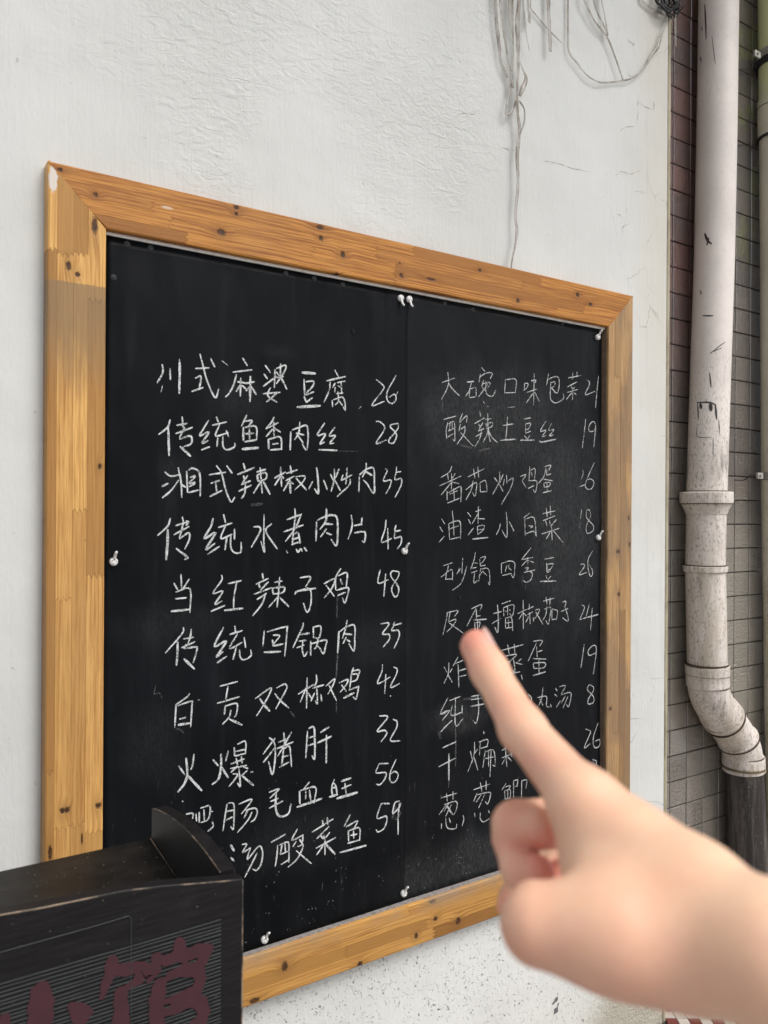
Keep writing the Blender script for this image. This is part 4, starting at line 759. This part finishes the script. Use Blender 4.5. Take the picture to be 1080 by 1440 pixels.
o = mesh('scrape_mark', *join([onpipe(p, w, M_SCR, '', AX) for p, w in marks]), M_SCR, dp); o['kind'] = 'stuff'
o = mesh('sticker_remains', *join([onpipe(p, w, M_STK, '', AX) for p, w in [([(980, 566), (998, 566), (1007, 570)], 2.4), ([(1006, 568), (1008, 590)], 2.6), ([(981, 566), (982, 590)], 1.8), ([(985, 567), (986, 575)], 4), ([(999, 567), (1000, 578)], 5), ([(980, 600), (981, 614), (1000, 615)], 1.), ([(1011, 590), (1012, 610)], 1.)]]), m_simple('sticker_dark', (.06, .055, .05), .9, 90, .3), dp); o['kind'] = 'stuff'
# thin reddish strip behind the pipe
v, f = tube([P(985, -60, 1.452), P(983, 0, 1.452), P(980, 200, 1.452), P(976, 360, 1.452), P(972, 545, 1.452)], .0028, 10)
cd = mesh('thin_strip', v, f, m_simple('red_brown', (.13, .035, .02), .5, 40, .3), None, True); thing(cd, 'thin red-brown strip running down the tiles beside the white drainpipe', 'pipe')

M_PG = m_pvc('mossy_pvc', (.72, .67, .53), .9, True)
gp = empty('drainpipe', tuple(P(1094, 1200, 1.40))); thing(gp, 'second drainpipe at the right edge, moss green on top and cream below', 'pipe')
g0 = np.array(gp.location); GX = lambda y: np.interp(y, [0, 360, 700, 1080, 1440], [1093, 1096, 1097.5, 1103.5, 1106])
gpts = [P(GX(y), y, 1.40) for y in (-60, 0, 360, 700, 1080, 1440)]
pp('pipe_length', [gpts[0]+(0, 0, 1.2)]+gpts+[gpts[-1]-(0, 0, .1)], [R]*8, M_PG, gp, g0)
def gring(y0, y1, r_, mat, name): pp(name, [P(GX(y0), y0, 1.40), P(GX(y0), y0+.6, 1.40), P(GX(y1), y1-.6, 1.40), P(GX(y1), y1, 1.40)], [R, r_, r_, R], mat, gp, g0)
M_MT = m_simple('galvanised', (.45, .43, .38), .45, 50, .4, .6)
gring(140, 194, .0590, M_PG, 'socket_collar'); gring(150, 152, .0600, M_SCR, 'gap_line'); gring(192, 196, .0612, m_simple('rubber_ring', (.02, .02, .018), .8), 'rubber_ring')
gring(72, 84, .0590, M_MT, 'clamp_band'); gring(84, 94, .0615, m_simple('old_rubber', (.018, .016, .015), .8), 'rubber_ring')
gring(664, 675, .0590, M_MT, 'clamp_band')
for y in (77, 669):
    q = P(GX(y)-29, y, 1.385)-g0; v, f = box(q[0]-.016, q[1]-.004, q[2]-.009, q[0]+.012, q[1]+.002, q[2]+.009); mesh('clamp_lug', v, f, M_MT, gp)
    v, f = tube([q+(-.004, -.004, 0), q+(-.004, -.009, 0)], .0042, 6); mesh('bolt', v, f, M_MT, gp)
v, f = tube(smooth_path([P(1064, 671, 1.39)-g0, P(1056, 668, 1.41)-g0, P(1046, 675, 1.44)-g0, P(1033, 675, 1.455)-g0], 5), .0018, 8); mesh('tie_wire', v, f, M_CB, gp, True)

# ------------------------------------------------------------------ black wooden stand with the painted name
DF_, DB_ = .75, .989
yF, yB = -1.36+DF_, -1.36+DB_
sg = empty('sign_stand', (.03, (yF+yB)/2, 0)); thing(sg, 'black wooden sign stand with arched edges and two dark red Chinese characters', 'sign stand')
s0 = np.array([.03, (yF+yB)/2, 0])
M_BK = m_lacquer('black_lacquer', (.0065, .006, .0065), .45); M_LID = m_lacquer('black_gloss_lid', (.010, .009, .008), .2); gw = G('worn_edge', .6); M_WN = gw.out(gw.mix(gw.ss(gw.noise(16, 5, .75), .42, .60), (.012, .011, .011), (.24, .175, .12)))
XL, XR = -.27, .330
def archF(x):
    t = abs(x-.03)/.30; return float(np.interp(t, [0, .25, .364, .61, .743, .885, 1.0], [.9975, .9965, .9935, .9900, .9845, .9770, .9715]))
def archS(y):
    t = (y-yF)/(yB-yF); return .9715+.0150*math.sin(math.pi*t)**.75
T_ = .016
def panel(name, prof, lo, y0, y1, swap, mat):
    """upright board whose top follows prof (list of (s, z)); swap: the board runs along y"""
    vs = []; n = len(prof); b = .0015
    for (yy, ins) in ((y0, b), (y0+b, 0), (y1-b, 0), (y1, b)):
        for k, (s_, z_) in enumerate(prof):
            s2 = s_+(ins if k == 0 else -ins if k == n-1 else 0); vs.append((yy, s2, lo) if swap else (s2, yy, lo)); vs.append((yy, s2, z_-ins) if swap else (s2, yy, z_-ins))
    fs = []
    for r_ in (0, 3):
        for k in range(n-1): a = r_*2*n+2*k; fs.append((a, a+2, a+3, a+1) if (r_ == 0) != swap else (a+1, a+3, a+2, a))
    for r_ in range(3):
        for k in range(n-1): a = r_*2*n+2*k+1; c_ = (r_+1)*2*n+2*k+1; fs.append((a, a+2, c_+2, c_) if not swap else (c_, c_+2, a+2, a))
        for k in (0, n-1): a = r_*2*n+2*k; c_ = (r_+1)*2*n+2*k; fs.append((a, a+1, c_+1, c_))
    return mesh(name, [np.array(p)-s0 for p in vs], fs, mat, sg)
xs = np.linspace(XL, XR, 61); panel('front_panel', [(x, archF(x)) for x in xs], 0, yF, yF+T_, False, M_BK)
ys = np.linspace(yF+T_+.001, yB, 41)
panel('side_panel', [(y, archS(y)) for y in ys], 0, XR-T_-.002, XR-.001, True, M_BK); panel('side_panel', [(y, archS(y)) for y in ys], 0, XL+.001, XL+T_+.002, True, M_BK)
def lid():
    xa, xb = XL+T_+.003, XR-T_-.003; q = [(xa, yF+T_+.001, .905), (xb, yF+T_+.001, .905), (xb, yB+.002, .934), (xa, yB+.002, .934)]
    vs = q+[(a, b, c-.014) for a, b, c in q]; return [np.array(p)-s0 for p in vs], [(0, 1, 2, 3), (7, 6, 5, 4), (0, 4, 5, 1), (1, 5, 6, 2), (2, 6, 7, 3), (3, 7, 4, 0)]
mesh('lid', *lid(), M_LID, sg)
mesh('back_panel', *[(np.array(box(XL+T_+.003, yB-.012, 0, XR-T_-.003, yB-.0005, .916)[0])-s0), box(0, 0, 0, 1, 1, 1)[1]], M_BK, sg)
# worn, paler arrises
def edge_line(name, pts, w=.0011):
    v, f = tube([np.array(p)-s0 for p in pts], [w*(1+.7*mnoise.noise(Vector((i*.9, 2, 0)))) for i in range(len(pts))], 6); return mesh(name, v, f, M_WN, sg, True)
edge_line('worn_edge', [(x, yF+.0007, archF(x)-.0008) for x in np.linspace(XL+.001, XR-.001, 90)], .0008)
edge_line('worn_edge', [(XR-.0006, yF+.0006, z) for z in np.linspace(.2, archF(XR)-.001, 70)], .0011)
edge_line('worn_edge', [(XR-T_-.0015, y, archS(y)-.0008) for y in ys], .0005)
edge_line('worn_edge', [(XR-T_-.0032, y, .905+(y-yF)/(yB-yF)*.029+.0008) for y in ys], .0006)
# ribbed field of the front, real ridges 0.8 mm proud
def FS(px, py): p = P(px, py, DF_); return p[0], p[2]
xr_, zt_ = FS(310.7, 1292.7); rib = []
z_ = zt_
k = 0
while z_ > .42:
    h = .00105+.0005*mnoise.noise(Vector((k*1.3, 0, 0))); zz = z_; N = 24
    vs = []; fs = []
    for i in range(N+1):
        x = XL+.02+(xr_-XL-.02)*i/N; w_ = .0009*mnoise.noise(Vector((x*11, k*.9, 2))); hh = h*(1+.5*mnoise.noise(Vector((x*17, k, 8))))
        vs += [(x, yF-.0001, zz+w_), (x, yF-.0007, zz+w_-hh*.25), (x, yF-.0007, zz+w_-hh*.75), (x, yF-.0001, zz+w_-hh)]
        if i:
            for j in range(3): a = 4*(i-1)+j; fs.append((a, a+1, a+5, a+4))
    rib.append((vs, fs)); z_ -= .0036; k += 1
M_RB = m_simple('grey_ridges', (.04, .046, .046), .75, 40, .55)
v, f = join(rib); o = mesh('ridge_field', [np.array(p)-s0 for p in v], f, M_RB, sg); o['kind'] = 'stuff'
# dark red brush lettering
M_RD = m_simple('dark_red_paint', (.045, .008, .014), .55, 50, .3)
def brush(strokes, name, label):
    """brush character as one flat outline: union of round brush dabs, contoured on a 0.7 mm grid"""
    C_, R_ = [], []
    for pts, ws in strokes:
        path = smooth_path([(a/3, 1080+b/3) for a, b in pts], 8); n = len(path); wd = np.interp(np.linspace(0, 1, n), np.linspace(0, 1, len(ws)), ws)/3
        for p, w in zip(path, wd): C_.append(FS(*p)); R_.append(w/2/pxm(p[0], DF_))
    C_ = np.array(C_); R_ = np.array(R_); st = .0007
    gx_ = np.arange(C_[:, 0].min()-.03, C_[:, 0].max()+.03, st); gz_ = np.arange(max(.55, C_[:, 1].min()-.03), C_[:, 1].max()+.03, st)
    GX_, GZ_ = np.meshgrid(gx_, gz_, indexing='ij'); d = np.full(GX_.shape, 9.)
    for c_, r_ in zip(C_, R_): d = np.minimum(d, np.hypot(GX_-c_[0], GZ_-c_[1])-r_)
    d += .0012*np.sin(GX_*310+np.sin(GZ_*170)*2)*np.sin(GZ_*260+1)
    dx, dz = np.gradient(d, st); inn = d < 0; use = inn[:-1, :-1] | inn[1:, :-1] | inn[:-1, 1:] | inn[1:, 1:]
    ids = {}; vs = []; fs = []
    for i, j in np.argwhere(use):
        q = []
        for a, b in ((0, 0), (1, 0), (1, 1), (0, 1)):
            k = (i+a, j+b)
            if k not in ids:
                ids[k] = len(vs); m_ = max(d[k], 0)
                g2 = dx[k]**2+dz[k]**2+1e-9; vs.append((GX_[k]-m_*dx[k]/g2, yF-.00115, GZ_[k]-m_*dz[k]/g2))
            q.append(ids[k])
        fs.append(tuple(q))
    o = mesh(name, [np.array(p)-s0 for p in vs], fs, M_RD, sg); o['label'] = label; return o
brush([([(170, 945), (172, 1010), (168, 1100), (165, 1300), (150, 1330)], [90, 100, 95, 90, 70]), ([(300, 1005), (345, 1035), (350, 1045)], [40, 85, 60]), ([(20, 1060), (0, 1120), (-40, 1200)], [50, 60, 40])], 'painted_character', 'left dark red character, small')
brush([([(470, 820), (455, 890), (430, 960)], [55, 50, 20]), ([(470, 850), (560, 845), (600, 840)], [60, 50, 60]), ([(600, 840), (580, 890), (530, 925)], [60, 55, 30]), ([(505, 950), (510, 1060), (505, 1200)], [60, 70, 60]), ([(505, 1200), (560, 1170), (600, 1150)], [50, 40, 20]),
       ([(755, 740), (765, 770)], [50, 55]), ([(660, 800), (650, 850), (630, 890)], [50, 55, 25]), ([(665, 815), (760, 790), (870, 765)], [40, 60, 60]), ([(870, 765), (850, 810), (820, 830)], [60, 50, 30]),
       ([(670, 910), (660, 1000), (665, 1200)], [60, 70, 70]), ([(720, 870), (790, 850), (835, 860), (830, 930), (760, 960), (700, 985)], [40, 60, 55, 50, 40, 30]), ([(700, 1030), (780, 990), (845, 985), (850, 1060), (780, 1100), (690, 1130)], [40, 60, 60, 55, 45, 40])], 'painted_character', 'right dark red character, hall')
# outline left by a clear sleeve on the panel
M_SL = m_simple('sleeve_edge', (.05, .053, .056), .4)
pts = [(a/3, 1080+b/3) for a, b in ((-30, 783), (60, 758), (250, 706), (420, 658), (520, 628), (540, 622), (549, 632), (551, 660), (551, 800), (552, 1080))]
sp = smooth_path(pts, 6); c3 = [FS(*p) for p in sp]
v, f = tube([np.array((a, yF-.0013, b))-s0 for a, b in c3], .0003, 6); mesh('sleeve_edge', v, f, M_SL, sg, True)

# ------------------------------------------------------------------ the pointing hand
caps = []   # (group, a, b, ra, rb) in camera space metres: x right, y down, z away
def C3(u, v_, Z): return np.array([(u-540)/FPX*Z, (v_-720)/FPX*Z, Z])
def cap(g_, a, b):
    (u0, v0, r0, Z0), (u1, v1, r1, Z1) = a, b
    caps.append((g_, C3(u0, v0, Z0), C3(u1, v1, Z1), r0*Z0/FPX, r1*Z1/FPX))
IT, ID, IP, IM = (671, 909, 24, .372), (689, 944, 25, .362), (735, 1026, 31, .332), (818, 1126, 42, .292)
cap('index', IT, ID); cap('index', ID, IP); cap('index', IP, IM)
WR = (1090, 1345, 78, .228)
for a, b in (((828, 1136, 44, .290), (893, 1203, 63, .276)), ((893, 1203, 63, .276), (970, 1262, 74, .256)), ((970, 1262, 74, .256), WR), (WR, (1300, 1490, 74, .212)), ((1300, 1490, 74, .212), (1620, 1710, 92, .205)),
             ((832, 1150, 46, .289), (852, 1215, 54, .283)), ((852, 1215, 54, .283), (872, 1268, 62, .27)), ((872, 1268, 62, .27), (985, 1305, 74, .252))): cap('palm', a, b)
# thumb mass along the lower edge
for a, b in ((WR, (960, 1334, 66, .246)), ((960, 1334, 66, .246), (868, 1312, 70, .250)), ((868, 1312, 70, .250), (760, 1300, 57, .256))): cap('thumb', a, b)
cap('thumbtip', (745, 1256, 9, .262), (796, 1272, 11, .268))
cap('middle', (800, 1156, 36, .333), (723, 1160, 32, .324)); cap('middle', (730, 1158, 30, .322), (764, 1166, 28, .311)); cap('middle2', (715, 1180, 24, .323), (734, 1228, 25, .309)); cap('middle2', (732, 1222, 25, .310), (757, 1226, 23, .301))
cap('ring', (860, 1200, 40, .36), (760, 1240, 27, .35)); cap('ring', (722, 1262, 22, .338), (714, 1274, 16, .330)); cap('ring', (786, 1222, 14, .335), (788, 1244, 13, .325))
cap('pinky', (860, 1240, 36, .37), (760, 1275, 24, .36)); cap('pinky', (860, 1190, 50, .385), (768, 1205, 34, .40)); cap('pinky', (860, 1240, 50, .37), (770, 1248, 34, .385))
allp = np.array([c[1] for c in caps]+[c[2] for c in caps]); rr_ = max(max(c[3], c[4]) for c in caps)
lo = allp.min(0)-.028; hi = allp.max(0)+.028; H = .00135
nx_, ny_, nz_ = [int((hi[i]-lo[i])/H)+1 for i in range(3)]
gx = lo[0]+H*np.arange(nx_); gy = lo[1]+H*np.arange(ny_); gz = lo[2]+H*np.arange(nz_)
PX, PY, PZ = np.meshgrid(gx, gy, gz, indexing='ij'); PX = PX.astype(np.float32); PY = PY.astype(np.float32); PZ = PZ.astype(np.float32)
def dcap(a, b, ra, rb):
    d = b-a; L2 = d@d; t = np.clip(((PX-a[0])*d[0]+(PY-a[1])*d[1]+(PZ-a[2])*d[2])/L2, 0, 1).astype(np.float32)
    return np.sqrt((PX-a[0]-t*d[0])**2+(PY-a[1]-t*d[1])**2+(PZ-a[2]-t*d[2])**2)-(ra+(rb-ra)*t)
def smin(a, b, k):
    h = np.clip(k-np.abs(a-b), 0, None)/k; return np.minimum(a, b)-h*h*k*.25
GR = {}
KK = dict(index=.005, palm=.010, thumb=.012, thumbtip=.006, middle=.004, middle2=.004, ring=.003, pinky=.004)
for g_, a, b, ra, rb in caps:
    d = dcap(a, b, ra, rb); GR[g_] = d if g_ not in GR else smin(GR[g_], d, KK[g_])
D_ = smin(GR['palm'], GR['thumb'], .012); D_ = smin(D_, GR['thumbtip'], .005); D_ = smin(D_, GR['index'], .008)
mid = smin(GR['middle'], GR['middle2'], .0014); D_ = smin(D_, smin(smin(mid, GR['ring'], .0015), GR['pinky'], .0015), .0016)
# naive surface nets
ins = D_ < 0
cell = np.zeros((nx_-1, ny_-1, nz_-1), np.int32)
for i in (0, 1):
    for j in (0, 1):
        for k in (0, 1): cell += ins[i:nx_-1+i, j:ny_-1+j, k:nz_-1+k]
act = (cell > 0) & (cell < 8); idx = -np.ones(act.shape, np.int32); ci = np.argwhere(act); idx[act] = np.arange(len(ci))
acc = np.zeros((len(ci), 3)); cnt = np.zeros(len(ci))
corn = [(i, j, k) for i in (0, 1) for j in (0, 1) for k in (0, 1)]
for a in corn:
    for b in corn:
        if sum(b)-sum(a) == 1 and all(b[q] >= a[q] for q in range(3)):
            A_ = ci+np.array(a); B_ = ci+np.array(b); da = D_[A_[:, 0], A_[:, 1], A_[:, 2]]; db = D_[B_[:, 0], B_[:, 1], B_[:, 2]]
            m_ = (da < 0) != (db < 0); t = np.where(m_, da/np.where(m_, da-db, 1), 0)
            acc[m_] += (np.array(a)+t[m_, None]*(np.array(b)-np.array(a))); cnt[m_] += 1
vert = lo+H*(ci+acc/cnt[:, None]); faces = []
for ax in range(3):
    sl1 = [slice(1, -1)]*3; sl1[ax] = slice(0, -1); s2 = list(sl1); s2[ax] = slice(1, None)
    a = ins[tuple(sl1)]; b = ins[tuple(s2)]; ch = np.argwhere(a != b)
    off = np.array([0 if q == ax else 1 for q in range(3)]); ch = ch+off
    u_ = [q for q in range(3) if q != ax]; e1 = np.zeros(3, int); e1[u_[0]] = 1; e2 = np.zeros(3, int); e2[u_[1]] = 1
    c0 = ch-e1-e2; c1 = ch-e2; c2 = ch; c3_ = ch-e1
    fq = np.stack([idx[c[:, 0], c[:, 1], c[:, 2]] for c in (c0, c1, c2, c3_)], 1)
    inside_a = ins[ch[:, 0], ch[:, 1], ch[:, 2]]
    flip = inside_a == (ax == 1); fq[flip] = fq[flip][:, ::-1]; faces.append(fq)
faces = np.concatenate(faces); faces = faces[(faces >= 0).all(1)]
wv = CP+FW*vert[:, 2:3]+CR*vert[:, 0:1]-CU*vert[:, 1:2]
cen = np.array(K(1000, 1290, .25))
me = bpy.data.meshes.new('person'); me.from_pydata((wv-cen).tolist(), [], faces.tolist()); me.update()
me.polygons.foreach_set('use_smooth', [True]*len(me.polygons))
bl = np.zeros(len(vert))  # blush on fingertips and knuckles, plus shade painted into the finger gaps
for (u, v_, Z, r_, s_) in ((668, 900, .372, .014, 1.), (735, 1196, .315, .009, 1.2), (772, 1200, .335, .014, 1.4), (776, 1240, .33, .014, 1.4), (770, 1258, .265, .008, .9), (722, 1150, .318, .012, .7), (775, 1215, .30, .018, 1.), (752, 1190, .305, .012, .9), (712, 1275, .32, .013, 1.1), (750, 1280, .262, .016, .5), (668, 930, .37, .016, .8), (715, 1020, .34, .018, .6), (745, 1085, .31, .018, .55), (860, 1400, .25, .03, .55), (740, 1350, .255, .018, .55), (720, 1190, .318, .012, .8), (960, 1390, .24, .03, .2), (770, 1190, .30, .02, .7)):
    bl = np.maximum(bl, s_*np.exp(-((vert-C3(u, v_, Z))**2).sum(1)/r_**2))
at = me.attributes.new('blush_shade', 'FLOAT', 'POINT'); at.data.foreach_set('value', np.clip(bl, 0, 1).astype(np.float32))
hand = link('person', me, m_skin()); hand.location = tuple(cen); thing(hand, 'bare light-skinned hand reaching in from the right, index finger pointing at the menu', 'hand')
md = hand.modifiers.new('relax', 'SMOOTH'); md.factor = .5; md.iterations = 3
# nail of the index finger, on its upper right side
tipc = C3(*[IT[0], IT[1], IT[3]]); ax_ = C3(ID[0], ID[1], ID[3])-tipc; ax_ /= np.linalg.norm(ax_)
upv = np.array([.62, -.58, .30]); upv -= ax_*(upv@ax_); upv /= np.linalg.norm(upv); sv = np.cross(ax_, upv); rt = IT[2]*IT[3]/FPX; vs = []; fs = []
for i in range(9):
    s_ = -.0055+.0105*i/8
    for j in range(9):
        a = -0.85+1.7*j/8; w_ = 1-.25*(abs(2*i/8-1)**4); p = tipc+ax_*s_+(upv*math.cos(a*w_)+sv*math.sin(a*w_))*(rt*(1.015 if s_ > -.004 else .985)); q = CP+FW*p[2]+CR*p[0]-CU*p[1]-cen; vs.append(q)
        if i and j: k = i*9+j; fs.append((k-10, k-9, k, k-1))
g = G('nail', .28, (.66, .42, .36)); nl = mesh('fingernail', vs, fs, g.m, hand, True); nl.modifiers.new('t', 'SOLIDIFY').thickness = .0005
